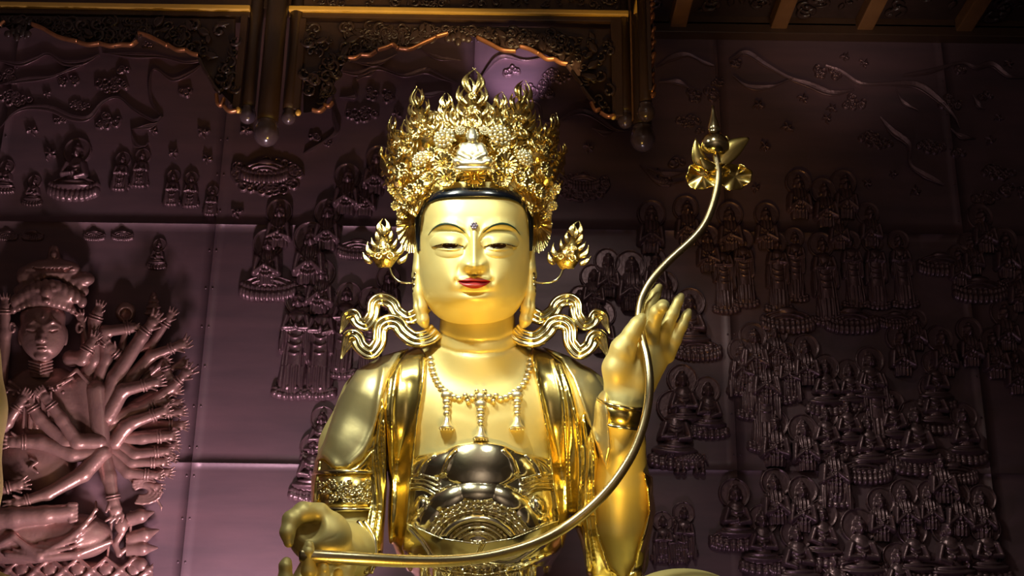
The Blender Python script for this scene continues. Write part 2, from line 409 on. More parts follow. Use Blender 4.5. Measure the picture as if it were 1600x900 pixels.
def petals(X, Z, cx, cz, rx, rz, n, h=7):
    H = np.full(X.shape, -9.)
    for k in range(n):
        t = (k+.5)/n*2-1; a = t*1.35
        px_, pz = cx+rx*math.sin(a)/math.sin(1.35), cz-rz*math.cos(a)*.8
        H = np.maximum(H, bump(X, Z, px_, pz, rx/n*1.9, rz*.75, h))
        H = np.maximum(H, bump(X, Z, px_, pz+rz*.75, rx/n*1.7, rz*.55, h*.9))
    return H
def folds(X, Z, cx, z, n, wd, dz):
    f = 0
    for k in range(n): f = f+2.2*np.exp(-((Z-(z-k*dz)-(.05-.004*k)*(X-cx)**2)/1.4)**2)*np.clip((wd+2-2*(k % 3)-np.abs(X-cx))/3, 0, 1)
    return f
def standing(seed, tall=112):
    rs = random.Random(seed); j = lambda a: rs.uniform(-a, a)
    def fn(X, Z):   # halo centre at origin; feet at -tall
        cx = j(2.5); H = halo(X, Z, 0, 0, 23)
        B = bump(X, Z, cx, -28, 18, 14, 11); B = np.maximum(B, cap2(X, Z, [(cx, -30), (cx+j(2), -tall+14)], (18, 16, 18, 22), 9))
        B = B+np.where(B > 0, folds(X, Z, cx, -56+j(4), 3 if tall > 100 else 2, 11, 12+j(2)), 0)
        B = B+np.where(B > 0, 1.5*np.sin((X-cx)*.95+.03*Z+j(3))*(np.abs(X-cx) > 9)*(Z < -42)+.8*np.sin((X-cx)*.9)*(Z < -tall+34), 0)
        for sx in (-1, 1):
            A = cap2(X, Z, [(cx+sx*14, -26), (cx+sx*18, -42), (cx+sx*4, -42+j(5))], (6, 6, 5, 4), 14)
            S = cap2(X, Z, [(cx+sx*16, -44), (cx+sx*(20+j(2)), -82+j(12))], (6, 7, 4), 10)
            S = S+np.where(S > 0, 1.4*np.sin(X*1.5), 0); B = np.maximum(B, np.maximum(A, S))
            B = np.maximum(B, bump(X, Z, cx+sx*6, -tall+4, 5, 4, 9))
        B = np.maximum(B, bump(X, Z, cx, -39, 4.5, 7, 16))
        B = B-np.where(B > 0, 2*np.exp(-((np.abs(X-cx)-.45*(Z+40)-4)/1.2)**2)*(Z > -38)*(Z < -18), 0)
        H = np.maximum(H, B); H = np.maximum(H, petals(X, Z, cx, -tall, 25, 8, 7))
        return np.maximum(H, headrelief(X, Z, cx, -4, 1.02))
    return fn
def seated(seed, lotus=True):
    rs = random.Random(seed); j = lambda a: rs.uniform(-a, a)
    def fn(X, Z):
        cx = j(1.5); H = halo(X, Z, 0, 0, 24)
        B = bump(X, Z, cx, -30, 17, 17, 12); B = np.maximum(B, cap2(X, Z, [(cx, -22), (cx, -52)], (13, 14, 15), 11))
        B = np.maximum(B, bump(X, Z, cx, -58, 31, 10, 12))
        B = B+np.where((B > 0) & (Z < -50), 1.6*np.sin(.35*np.hypot(X-cx, (Z+35)*2.2)), 0)
        B = B+np.where(B > 0, folds(X, Z, cx, -30, 3, 9, 6), 0)
        for sx in (-1, 1): B = np.maximum(B, cap2(X, Z, [(cx+sx*13, -25), (cx+sx*19, -42), (cx+sx*4, -44+j(4))], (6, 6, 5, 4), 15))
        B = np.maximum(B, bump(X, Z, cx, -40, 5, 6, 17)); H = np.maximum(H, B)
        if lotus: H = np.maximum(H, petals(X, Z, cx, -70, 31, 9, 8)); 
        return np.maximum(H, headrelief(X, Z, cx, -4, 1.05))
    return fn
def bust(seed):
    rs = random.Random(seed); j = lambda a: rs.uniform(-a, a)
    def fn(X, Z):
        cx = j(3); H = halo(X, Z, 0, 0, 22)
        B = cap2(X, Z, [(cx, -24), (cx, -52)], (17, 15, 15), 10)
        B = B+np.where(B > 0, folds(X, Z, cx, -30, 4, 11, 6)+1.2*np.sin(X*1.1), 0)
        for sx in (-1, 1): B = np.maximum(B, cap2(X, Z, [(cx+sx*14, -24), (cx+sx*17, -44), (cx+sx*3, -36+j(5))], (6, 5, 4), 14))
        B = np.maximum(B, bump(X, Z, cx, -35, 4, 7, 15)); H = np.maximum(H, B)
        return np.maximum(H, headrelief(X, Z, cx, -4, 1.0))
    return fn
def ring(X, Z, cx, cz, r, h=5, w=1.7):
    d = np.hypot(X-cx, Z-cz); return np.where(d < r+3, h*np.exp(-((d-r)/w)**2)+h*.9*np.exp(-(d/(r*.35))**2)-.6, -9)
def cloud(seed, rx, rz, n, rr=(4, 7)):
    rs = random.Random(seed)
    C = []
    for k in range(n):
        a = rs.uniform(0, 6.28); q = math.sqrt(rs.random()); C.append((rx*q*math.cos(a), rz*q*math.sin(a), rs.uniform(*rr)))
    def fn(X, Z):
        H = np.full(X.shape, -9.)
        for c in C: H = np.maximum(H, ring(X, Z, c[0], c[1], c[2]))
        return H
    return fn
def blossom(seed):
    rs = random.Random(seed); P_ = [(a+rs.uniform(-.2, .2), rs.uniform(4, 7)) for a in np.arange(0, 6.2, 1.25)]
    def fn(X, Z):
        H = bump(X, Z, 0, 0, 2.5, 2.5, 5)
        for a, d in P_:
            H = np.maximum(H, cap2(X, Z, [(0, 0), (d*math.cos(a), d*math.sin(a)), (1.5*d*math.cos(a+.25), 1.5*d*math.sin(a+.25))], (1.2, 2.6, 1), 4.5))
        return H
    return fn
def lotus_seat(seed):
    def fn(X, Z):
        H = bump(X, Z, 0, 6, 40, 12, 8); H = H+np.where(H > 0, 2*np.sin(.4*np.hypot(X, (Z+8)*2.4)), 0)
        H = np.maximum(H, petals(X, Z, 0, -6, 44, 14, 13, 9)); return np.maximum(H, bump(X, Z, 0, 14, 20, 8, 11))
    return fn
def beast(seed):
    def fn(X, Z):
        H = bump(X, Z, 0, -6, 34, 15, 13)
        for x in (-24, -12, 14, 26): H = np.maximum(H, cap2(X, Z, [(x, -12), (x+2, -34)], (7, 5, 6), 11)); H = np.maximum(H, bump(X, Z, x+1, -36, 7, 4, 12))
        H = np.maximum(H, bump(X, Z, -34, 2, 12, 12, 15)); H = np.maximum(H, cap2(X, Z, [(-42, 0), (-48, -14), (-42, -22)], (5, 4, 3), 12))
        H = np.maximum(H, cap2(X, Z, [(32, 0), (38, -16)], (3, 2), 8)); return H+np.where(H > 0, 1.0*np.sin(X*.9)*np.sin(Z*.8), 0)
    return fn
rm = M['relief']
T_st = [hfmesh('standing_figure_relief', standing(s, 128), -32, 32, -142, 26, 1.1, rm) for s in range(4)]
T_sh = [hfmesh('standing_figure_relief', standing(s+9, 78), -32, 32, -92, 26, 1.1, rm) for s in range(2)]
T_se = [hfmesh('seated_figure_relief', seated(s), -40, 40, -84, 26, 1.1, rm) for s in range(3)]
T_bu = [hfmesh('robed_figure_relief', bust(s), -30, 30, -60, 25, 1.1, rm) for s in range(6)]
T_cl = [hfmesh('cloud_relief', cloud(s, 30, 11, 16), -42, 42, -22, 22, 1., rm) for s in range(4)]
T_cs = [hfmesh('cloud_relief', cloud(s+20, 15, 5, 6, (3.5, 6)), -26, 26, -16, 16, .9, rm) for s in range(3)]
T_bl = [hfmesh('blossom_relief', blossom(s), -13, 13, -13, 13, .7, rm) for s in range(4)]
T_cb = hfmesh('cloud_bank_relief', cloud(77, 58, 26, 70, (5, 8)), -75, 75, -42, 42, 1.2, rm)
T_lo = hfmesh('lotus_seat_relief', lotus_seat(0), -52, 52, -26, 26, 1., rm)
T_be = hfmesh('elephant_relief', beast(0), -56, 48, -44, 20, 1.1, rm)
def place(me, px, py, s=1., sx=1., rot=0., proud=1.25, dy=0.):
    p = W(px, py, YW); ex = (W(px+1, py, YW)-p).length; ez = abs(W(px, py+1, YW).z-p.z)
    M4 = Matrix.Translation((p.x, YW-.002-dy, p.z))@Matrix.Rotation(rot, 4, 'Y')@Matrix.Diagonal((ex*s*sx, ex*s*proud, ez*s, 1))
    return inst(me.name.split('.')[0], me, M4, wall)
rs = random.Random(3)
def many(L, T, base_s, r0):
    for i, t in enumerate(L):
        x, y = t[:2]; r_ = t[2] if len(t) > 2 else r0
        place(T[i % len(T)], x, y, r_/base_s, rs.choice((-1, 1)), rs.uniform(-.04, .04), 1.2, .004*(y/900)+.003*rs.random())
# left of the statue
many([(470, 470, 26), (508, 476, 25), (545, 462, 22), (580, 469, 22)], T_st, 24, 24)
many([(419, 382, 24), (485, 374, 27), (501, 428, 24), (607, 436, 19), (437, 332, 21), (513, 333, 22), (543, 278, 22), (592, 249, 21), (576, 290, 18)], T_bu, 22, 22)
many([(492, 700, 24), (505, 655, 20), (122, 238, 22)], T_se, 24, 22)
place(T_lo, 420, 447, .95); place(T_lo, 500, 770, .7); place(T_lo, 116, 291, .85); place(T_lo, 560, 388, .7)
many([(55, 285, 11), (12, 262, 12), (250, 384, 11)], T_se, 24, 12)
many([(193, 250, 13), (224, 245, 13), (272, 277, 12), (300, 280, 12), (333, 300, 10)], T_sh, 24, 12)
for x in (12, 52, 148, 192): place(T_lo, x, 368, .36)
place(T_cb, 415, 276, .95, 1); place(T_cb, 912, 292, .72, -1); place(T_lo, 415, 268, .8); place(T_lo, 912, 284, .55)
# right of the statue
many([(948, 409, 21), (984, 417, 26), (925, 433, 20), (907, 465, 19), (940, 491, 23), (1018, 336, 23), (1071, 327, 21), (1022, 407, 21), (1038, 445, 21),
      (1140, 337, 21), (1197, 337, 20), (1247, 287, 21), (1285, 300, 21), (1317, 287, 21), (1355, 335, 19), (1307, 343, 18), (1105, 372, 20)], T_bu, 22, 22)
many([(1128, 385, 21), (1160, 376, 21), (1211, 380, 22), (1240, 372, 20), (1282, 384, 25), (1328, 378, 21), (1363, 379, 21), (1403, 377, 21)], T_st, 28, 24)
many([(1078, 474, 24), (1066, 594, 25), (1104, 610, 22), (1053, 637, 28)], T_se, 24, 24)
place(T_be, 1075, 712, .78); place(T_lo, 1090, 545, .8)
many([(1035, 815, 13), (1055, 822, 12), (1068, 802, 14)], T_sh, 18, 12)
crowd = [(1175, 527, 23), (1211, 520, 20), (1156, 548, 20), (1258, 544, 22), (1229, 555, 20), (1195, 567, 25), (1289, 575, 23), (1324, 580, 20), (1358, 564, 24),
         (1404, 529, 22), (1430, 500, 18), (1467, 530, 22), (1513, 517, 21), (1551, 533, 22), (1567, 490, 22), (1460, 569, 22), (1455, 607, 22), (1391, 629, 22), (1427, 651, 28),
         (1530, 340, 21), (1567, 377, 22), (1513, 382, 18), (1497, 400, 18), (1322, 635, 23), (1287, 649, 23), (1355, 662, 24), (1504, 651, 23), (1207, 662, 25), (1253, 671, 24),
         (1302, 704, 25), (1469, 722, 24), (1211, 755, 24), (1253, 767, 24), (1375, 784, 23), (1411, 771, 23), (1451, 771, 21), (1491, 773, 24), (1533, 780, 23),
         (1284, 804, 25), (1191, 812, 26), (1424, 831, 25), (1480, 826, 29), (1538, 826, 26), (1340, 822, 30), (1244, 834, 28), (1400, 870, 24), (1300, 876, 24), (1510, 880, 24), (1585, 560, 21), (1590, 430, 22)]
many([c for c in crowd if c[1] > 560 and c[1] < 700 and c[0] > 1270 or c[1] > 800], T_se, 25, 24)
many([c for c in crowd if c[0] < 1240 and c[1] < 600 or (c[0], c[1]) in ((1302, 704), (1358, 564))], T_st[:2]+T_sh, 25, 24)
many([c for c in crowd if not (c[1] > 560 and c[1] < 700 and c[0] > 1270 or c[1] > 800)], T_bu, 22, 24)
many([(1147, 772, 25)], T_se, 24, 24)
for x, y, s in ((1145, 842, .8), (1350, 735, .9), (1420, 715, .8), (1490, 740, .8), (1330, 500, .9), (1230, 500, .9), (1400, 500, .6), (1470, 412, .8), (1530, 452, .9), (1590, 445, .7), (1240, 880, .9), (1340, 885, 1), (1450, 885, 1)): place(T_lo, x, y, s)
# clouds and blossoms
for i, (x, y, s) in enumerate([(15, 120, .7), (25, 155, .8), (105, 128, .55), (175, 134, .8), (195, 110, .7), (290, 145, .8), (95, 188, .6), (165, 190, .75), (125, 165, .5), (590, 150, .75), (565, 180, .8), (490, 215, .7), (512, 225, .5),
        (800, 112, .8), (850, 140, .8), (870, 120, .7), (1095, 150, .8), (1075, 190, .6), (1095, 205, .5), (1150, 100, .7), (1120, 130, .6), (1330, 160, .7), (1368, 220, .8), (1290, 115, .7), (1455, 230, .7), (1500, 240, .8), (1500, 110, .7), (1540, 150, .7), (1480, 160, .7), (1560, 270, .8), (1590, 300, .8), (1540, 310, .7), (1060, 255, .9), (1040, 285, .8), (230, 70, .5)]):
    place((T_cl+T_cs)[i % 7], x, y, s, rs.choice((-1, 1)), rs.uniform(-.15, .15))
for i, (x, y, s) in enumerate([(52, 205, 1), (75, 148, .7), (318, 208, 1), (272, 240, .9), (325, 250, .9), (80, 242, 1.2), (370, 333, 1), (620, 180, .9), (920, 232, 1), (1185, 165, 1), (1255, 155, .9), (1230, 200, 1), (1195, 230, 1), (1300, 170, .9), (1292, 186, .9),
        (1355, 288, .9), (1395, 272, .8), (1430, 300, 1), (1547, 220, .9), (1180, 295, .9), (1575, 100, .9), (1320, 90, .8), (1350, 100, .8), (1560, 185, .8), (1030, 270, .9), (305, 62, .7), (940, 160, .8), (385, 205, 1), (240, 205, .8)]):
    place(T_bl[i % 4], x, y, s, 1, rs.uniform(0, 6))
# flowing scarf bands
def band(pts, w, n=44, lift=.045):
    P = smoothpts(pts, n); T = np.gradient(P, axis=0); T /= np.linalg.norm(T, axis=1)[:, None]; N = np.stack([-T[:, 1], T[:, 0]], 1)
    u = np.linspace(0, 1, n); wd = 1.2*w*np.clip(np.sin(np.pi*np.clip(u*1.0, .03, .97))**.5, .15, 1)*(.75+.35*np.sin(u*9+len(pts)))
    K = [-1, -.8, -.45, -.1, .25, .6, .85, 1]; H = [-.2, .9, .45, .8, .4, .85, .8, -.2]
    V = [W(P[i, 0]+N[i, 0]*wd[i]*k, P[i, 1]+N[i, 1]*wd[i]*k, YW-lift*h_) for i in range(n) for k, h_ in zip(K, H)]
    obj('scarf_relief', [tuple(v) for v in V], gridfaces(n, 8)[:, ::-1], M['relief'], wall)
for pts, w in [([(0, 200), (20, 178), (45, 168), (80, 170), (110, 183), (138, 184), (160, 160), (185, 152), (210, 172), (240, 188), (252, 182)], 5),
    ([(255, 182), (240, 195), (205, 202)], 4), ([(205, 205), (212, 226), (226, 228), (232, 222)], 3), ([(250, 180), (236, 158), (235, 120), (244, 108), (270, 124), (300, 112), (318, 97)], 3.5),
    ([(0, 95), (30, 100), (55, 92), (75, 84), (100, 98), (130, 97), (155, 85)], 5), ([(0, 132), (40, 125), (80, 120), (110, 108), (130, 100)], 4), ([(160, 82), (200, 86), (250, 88), (290, 97), (320, 93)], 4.5),
    ([(535, 112), (560, 115), (590, 106), (630, 118), (665, 110), (690, 120), (715, 131)], 6), ([(556, 124), (590, 108)], 5), ([(645, 145), (670, 148), (695, 144), (700, 160)], 3.5), ([(545, 95), (585, 100), (620, 85)], 4), ([(650, 72), (680, 88), (722, 95)], 4),
    ([(530, 152), (555, 150), (550, 133)], 3), ([(518, 160), (522, 185), (526, 205), (505, 222), (475, 240)], 4), ([(745, 130), (780, 90), (820, 95), (850, 90)], 3.5),
    ([(822, 155), (842, 165), (848, 190), (870, 190), (900, 175), (925, 178), (960, 202), (985, 204)], 5), ([(925, 200), (945, 208), (962, 204)], 4),
    ([(1025, 105), (1050, 90), (1075, 85), (1100, 97), (1115, 102)], 5), ([(1030, 128), (1060, 128), (1080, 140)], 4), ([(1140, 95), (1165, 82), (1195, 100), (1235, 122), (1265, 132), (1300, 145), (1335, 140)], 6),
    ([(1145, 118), (1170, 135), (1205, 135), (1240, 122)], 4), ([(1290, 102), (1315, 112), (1345, 130), (1385, 131), (1430, 132), (1460, 150), (1490, 180), (1500, 200)], 5.5), ([(1410, 118), (1450, 112), (1500, 98), (1525, 105), (1550, 100), (1575, 118), (1600, 121)], 5),
    ([(1485, 200), (1500, 212), (1525, 216)], 4), ([(1375, 182), (1395, 205), (1420, 225), (1422, 255), (1440, 270), (1475, 288)], 6), ([(1400, 140), (1412, 160), (1435, 172)], 3), ([(1520, 148), (1530, 165), (1540, 170)], 4),
    ([(1010, 262), (1040, 272), (1075, 268)], 4), ([(1000, 258), (1030, 285), (1070, 282)], 3)]:
    band(pts, w)
# ================================================================== STATUE
ST = empty('bodhisattva_statue', (W(748, 900, Y0).x, Y0, .9))
tag(ST, 'large golden crowned bodhisattva statue holding a lotus stem before the copper wall', 'statue')
def robe_poly_clip(f, off, P, r=3, top=0): pass
B = Field((470, 455, -160), (1190, 1010, 130), 2.4)
# neck
B.cap([(746, 440, 14, 56), (746, 520, 12, 59), (747, 556, 14, 62)], 4)
# trunk
B.ell((748, 655, 34), (140, 118, 84), 20); B.ell((748, 800, 22), (132, 150, 84), 30)
B.cap([(625, 624, 44, 60), (870, 624, 44, 60)], 24)
B.cap([(690, 578, 34, 42), (610, 632, 42, 62)], 26); B.cap([(804, 578, 34, 42), (882, 632, 42, 62)], 26)
# arms
B.cap([(592, 636, 42, 64), (556, 700, 36, 55), (541, 770, 24, 50), (540, 850, 0, 50)], 16)
B.cap([(902, 640, 42, 62), (938, 720, 50, 56), (962, 800, 50, 54), (968, 872, 26, 46)], 16)
B.cap([(966, 878, 2, 42), (970, 820, -26, 45), (971, 750, -58, 43), (971, 690, -84, 37), (971, 640, -100, 34)], 6)
# lap and knees
B.ell((748, 1010, -10), (330, 90, 120), 20); B.ell((1066, 968, -50), (112, 80, 90), 20)
B.ell((450, 1000, -50), (112, 80, 90), 20)
TorsoD = B.D.copy()
# forearm coming to the viewer is a separate finer field, joined below
fr = B.front()
def blur(A, n=2):
    for _ in range(n): A = (A+np.roll(A, 1, 0)+np.roll(A, -1, 0)+np.roll(A, 1, 1)+np.roll(A, -1, 1))/5
    return A
FR = fr.copy(); bad = np.isnan(FR); FR[bad] = 60
def Dt(px, py):
    x = (np.asarray(px, float)-B.lo[0])/B.h; y = (np.asarray(py, float)-B.lo[1])/B.h
    x = np.clip(x, 0, FR.shape[0]-1.001); y = np.clip(y, 0, FR.shape[1]-1.001); i = x.astype(int); j = y.astype(int); u = x-i; v = y-j
    return FR[i, j]*(1-u)*(1-v)+FR[i+1, j]*u*(1-v)+FR[i, j+1]*(1-u)*v+FR[i+1, j+1]*u*v
# ---- neck creases (slight) and the body mesh parts
X3, Y3 = B.XY()
def crease(fx, P, w, h):   # push surface inwards along a polyline
    d, u = linedist(X3, Y3, P); return h*np.exp(-(d/w)**2)
B.D = TorsoD+(crease(0, [(686, 520), (715, 531), (748, 534), (780, 531), (806, 520)], 2.6, 2.6)+crease(0, [(684, 540), (712, 550), (748, 553), (785, 550), (810, 540)], 2.8, 3)+crease(0, [(700, 640), (748, 652), (800, 640)], 10, 1.0))[:, :, None].astype(np.float32)
Vb, Qb = B.nets(118); Vb = toW(Vb); Qb = flipchk(Vb, Qb)
# ---- viewer's right hand (raised)
H1 = Field((925, 432, -110), (1092, 665, 20), 1.35)
H1.cap([(971, 655, -40, 33), (975, 628, -40, 32.5)], 4)
H1.cap([(978, 625, -40, 32), (990, 590, -38, 32), (1012, 555, -32, 24)], 8, flat=1.25)
H1.cap([(1000, 600, -34, 24), (1034, 552, -26, 17)], 12, flat=1.3); H1.cap([(1014, 548, -32, 16), (1038, 548, -26, 14)], 8)
H1.cap([(966, 612, -46, 22), (965, 575, -54, 23), (974, 545, -62, 19), (988, 520, -68, 12.5), (996, 506, -70, 10), (1003, 496, -70, 7.2)], 9)
H1.cap([(1008, 545, -32, 12), (1008, 515, -36, 11.5), (1016, 478, -34, 9.5), (1024, 460, -30, 8.2), (1030, 449, -28, 6)], 4)
H1.cap([(1018, 545, -34, 12.5), (1019, 515, -48, 12), (1027, 487, -62, 11), (1036, 478, -70, 9.5), (1036, 480, -84, 8.5)], 4)
H1.cap([(1032, 550, -28, 12), (1038, 520, -32, 11), (1051, 490, -34, 9.5), (1060, 470, -32, 7.5), (1064, 463, -31, 5.8)], 4)
H1.cap([(1043, 556, -22, 12), (1055, 530, -26, 10), (1066, 508, -28, 8.5), (1073, 493, -27, 7), (1076, 487, -26, 5.4)], 4)
H1.cap([(986, 622, -76, 3.4), (994, 590, -74, 3.4), (992, 566, -76, 3), (984, 545, -84, 2.6)], 5, 'sub')
V1, Q1 = H1.nets(); V1[:, 2] -= 60; V1 = toW(V1); Q1 = flipchk(V1, Q1)
# ---- viewer's left forearm and hand held out to the front
H2 = Field((418, 775, -290), (610, 975, 20), 1.7)
H2.cap([(546, 858, -2, 49), (540, 862, -80, 45), (528, 866, -130, 39), (520, 866, -165, 34)], 8)
H2.cap([(520, 862, -170, 33), (512, 838, -195, 30)], 12)
H2.ell((500, 838, -200), (50, 44, 30), 12)
H2.ell((484, 818, -236), (21, 25, 30), 10, 'sub')
H2.cap([(500, 800, -206, 15), (474, 800, -218, 15), (455, 812, -228, 13), (449, 832, -236, 11), (451, 848, -238, 8)], 8)
H2.cap([(512, 890, -200, 16), (492, 912, -225, 14), (482, 892, -250, 12), (482, 862, -256, 10), (483, 852, -254, 8)], 4)
H2.cap([(530, 895, -195, 15), (514, 922, -222, 13), (505, 905, -246, 11.5), (505, 886, -250, 9)], 4)
H2.cap([(544, 885, -185, 14), (534, 915, -205, 12), (528, 908, -228, 10), (528, 894, -232, 8)], 4)
H2.cap([(486, 880, -195, 16), (462, 918, -220, 13), (446, 905, -238, 12), (446, 884, -240, 10), (448, 878, -238, 8)], 4)
H2.cap([(505, 846, -233, 1.6), (525, 838, -230, 1.6), (534, 826, -226, 1.3)], 2, 'sub'); H2.cap([(500, 852, -234, 1.6), (532, 853, -230, 1.5)], 2, 'sub')
V2, Q2 = H2.nets(); V2 = toW(V2); Q2 = flipchk(V2, Q2)
Vall = np.concatenate([Vb, V1, V2]); Qall = np.concatenate([Qb, Q1+len(Vb), Q2+len(Vb)+len(V1)])
body = obj('body', Vall, Qall, M['satin'], ST)
# nails
def nail(x, y, d, rx, ry, tilt=0):
    V = []; 
    for i in range(7):
        for k in range(16):
            a = 2*math.pi*k/16; r_ = i/6; xx = rx*r_*math.cos(a); yy = ry*r_*math.sin(a)
            V.append((x+xx*math.cos(tilt)-yy*math.sin(tilt), y+xx*math.sin(tilt)+yy*math.cos(tilt), d+1.6*r_*r_))
    obj('fingernail', toW(np.array(V)), gridfaces(7, 16, True), M['satin'], ST)
nail(1036, 478, -153, 6, 5); nail(483, 856, -264.5, 5.5, 8); nail(451, 843, -246.5, 5, 7, .1); nail(506, 889, -259, 5, 7); nail(447, 882, -248, 5, 7)

# ------------------------------------------------------------------ garments: shells over the body
def garment(name, P, off, m, fold=None, r=3.0, back=70, lo=None, hi=None, thick=9, fin=None):
    P = np.asarray(P, float); a = P.min(0)-8 if lo is None else np.array(lo); b = P.max(0)+8 if hi is None else np.array(hi)
    i0 = np.clip(((a-B.lo[:2])/B.h).astype(int), 0, None); i1 = np.minimum(((b-B.lo[:2])/B.h).astype(int)+1, np.array(B.n[:2])-1)
    f = Field.__new__(Field); f.h = B.h; f.lo = np.array([B.lo[0]+i0[0]*B.h, B.lo[1]+i0[1]*B.h, B.lo[2]]); kz = B.n[2]
    D0 = TorsoD[i0[0]:i1[0]+1, i0[1]:i1[1]+1]; f.n = np.array(D0.shape); f.ax = [f.lo[i]+f.h*np.arange(f.n[i]) for i in range(3)]
    h = B.h
    if fin:   # finer resampling for detailed pieces
        h = B.h/fin; 
        nx = [np.linspace(0, D0.shape[i]-1, (D0.shape[i]-1)*fin+1) for i in (0, 1)]
        def rsmp(A, q, ax):
            i = np.minimum(q.astype(int), A.shape[ax]-2); t = (q-i); sh = [1, 1, 1]; sh[ax] = -1; t = t.reshape(sh)
            return np.take(A, i, ax)*(1-t)+np.take(A, i+1, ax)*t
        D0 = rsmp(rsmp(D0, nx[0], 0), nx[1], 1); kmax = int((60-B.lo[2])/B.h); D0 = D0[:, :, :kmax]
        D0 = rsmp(D0, np.linspace(0, kmax-1, (kmax-1)*fin+1), 2)
        f.h = h; f.n = np.array(D0.shape); f.ax = [f.lo[i]+h*np.arange(f.n[i]) for i in range(3)]
    X, Y = np.meshgrid(f.ax[0], f.ax[1], indexing='ij')
    pd = poly2d(X, Y, P); fo = off+(fold(X, Y) if fold else 0)
    # thin the shell towards the hem so that the edge rolls over
    e = np.clip(-pd/max(r, .1), 0, 1); fo = (fo+2)*np.sqrt(np.clip(1-(1-e)**2, 0, 1))-2
    A = D0-fo[:, :, None]; Bp = pd[:, :, None]+0*A
    k = 2.0; h_ = np.clip(.5-.5*(A-Bp)/k, 0, 1); D = A+(Bp-A)*h_+k*h_*(1-h_)
    D = np.maximum(D, (f.ax[2][None, None, :]-back))
    D = np.maximum(D, -(D0+2.5))                       # hollow inside
    D[0] = D[-1] = 9; D[:, 0] = D[:, -1] = 9; D[:, :, 0] = 9; D[:, :, -1] = 9
    f.D = D.astype(np.float32)
    V, Q = f.nets(); Vw = toW(V); Q = flipchk(Vw, Q)
    return obj(name, Vw, Q, m, ST)
def rg(P, w, h, n=40):
    """ridge (h>0) or valley along a smooth line"""
    P = smoothpts(P, n)
    return lambda X, Y: h*np.exp(-(linedist(X, Y, P)[0]/w)**2)
def el(cx, cy, rx, ry, h, p=.5, rot=0):
    def f(X, Y):
        x, y = X-cx, Y-cy
        if rot: x, y = x*math.cos(rot)+y*math.sin(rot), -x*math.sin(rot)+y*math.cos(rot)
        return h*np.clip(1-(x/rx)**2-(y/ry)**2, 0, 1)**p
    return f
def mx(*fs): return lambda X, Y: np.max([f(X, Y) for f in fs], 0)
def sm(*fs): return lambda X, Y: sum(f(X, Y) for f in fs)
# shoulder capes
capeL = [(662, 532), (640, 540), (600, 552), (556, 578), (526, 628), (505, 690), (490, 722), (506, 718), (522, 733), (545, 733), (566, 720), (582, 692), (592, 655), (600, 620), (612, 580), (626, 556)]
garment('shoulder_cape', capeL, 8, M['cape'], sm(rg([(600, 575), (592, 620), (585, 660), (568, 700), (545, 724)], 5, 4), rg([(520, 724), (500, 705)], 9, 3), rg([(565, 590), (535, 650), (518, 700)], 16, 2)), 5, fin=None)
capeR = [(832, 536), (852, 540), (892, 556), (928, 582), (950, 612), (956, 700), (948, 735), (936, 715), (922, 672), (908, 632), (894, 592), (876, 562)]
garment('shoulder_cape', capeR, 8, M['cape'], sm(rg([(880, 570), (900, 612), (915, 650), (930, 690)], 5, 4)), 5)
# long lapels from the shoulders to the lap
lapL = [(632, 548), (656, 538), (668, 556), (664, 600), (655, 650), (650, 700), (644, 760), (640, 820), (630, 905), (596, 905), (600, 840), (606, 760), (604, 700), (600, 640), (606, 590)]
garment('robe_lapel', lapL, 9, M['polish'], sm(rg([(662, 560), (659, 620), (648, 690), (641, 760), (634, 840)], 3.6, 4.5), rg([(622, 565), (612, 640), (614, 720), (612, 800), (606, 880)], 4, 4), rg([(640, 600), (632, 700), (626, 800)], 12, -4), rg([(608, 590), (603, 650), (603, 760)], 3, 3)), 5)
lapR = [(830, 538), (858, 548), (880, 566), (896, 606), (908, 660), (916, 720), (914, 800), (922, 905), (880, 905), (872, 820), (862, 760), (856, 700), (846, 640), (836, 590), (826, 556)]
garment('robe_lapel', lapR, 9, M['polish'], sm(rg([(832, 556), (842, 620), (856, 690), (864, 750), (872, 820)], 3.6, 4.5), rg([(864, 560), (880, 620), (884, 700), (886, 800)], 3.5, 4), rg([(850, 600), (866, 690), (872, 780)], 12, -4), rg([(876, 568), (896, 640), (905, 720), (902, 820)], 4, 5), rg([(898, 640), (910, 720), (915, 800)], 3, 3)), 5)
# hanging folds between arms and lapels
fl = [(596, 612), (604, 640), (606, 760), (600, 905), (556, 905), (566, 840), (578, 780), (574, 730), (584, 690), (590, 650)]
garment('side_drape', fl, 10, M['polish'], sm(rg([(594, 640), (590, 700), (596, 780), (586, 880)], 3.2, 6), rg([(584, 680), (582, 720), (588, 790), (574, 880)], 3, 5), rg([(600, 660), (601, 760), (594, 860)], 2.6, 5), rg([(578, 705), (570, 790), (566, 860)], 3, -3)), 4)
fr_ = [(912, 640), (926, 668), (936, 716), (930, 760), (936, 830), (962, 905), (914, 905), (908, 800), (906, 720), (904, 660)]
garment('side_drape', fr_, 12, M['polish'], sm(rg([(914, 660), (920, 720), (916, 800), (926, 880)], 3.2, 6), rg([(926, 690), (928, 760), (934, 830), (952, 890)], 3, 6), rg([(908, 700), (910, 800), (918, 890)], 2.6, 5)), 4)
# cape underside below the left cape: bright folded lining over the upper arm
lining = [(490, 716), (502, 712), (520, 728), (545, 728), (570, 708), (590, 668), (598, 690), (594, 712), (570, 738), (535, 746), (505, 752), (494, 800), (486, 790), (484, 750)]
garment('sleeve_lining', lining, 5, M['polish'], sm(rg([(592, 690), (560, 730), (520, 742)], 3, 3), rg([(498, 722), (492, 760), (490, 790)], 3, 4), rg([(580, 702), (556, 724)], 2.4, -3)), 3)
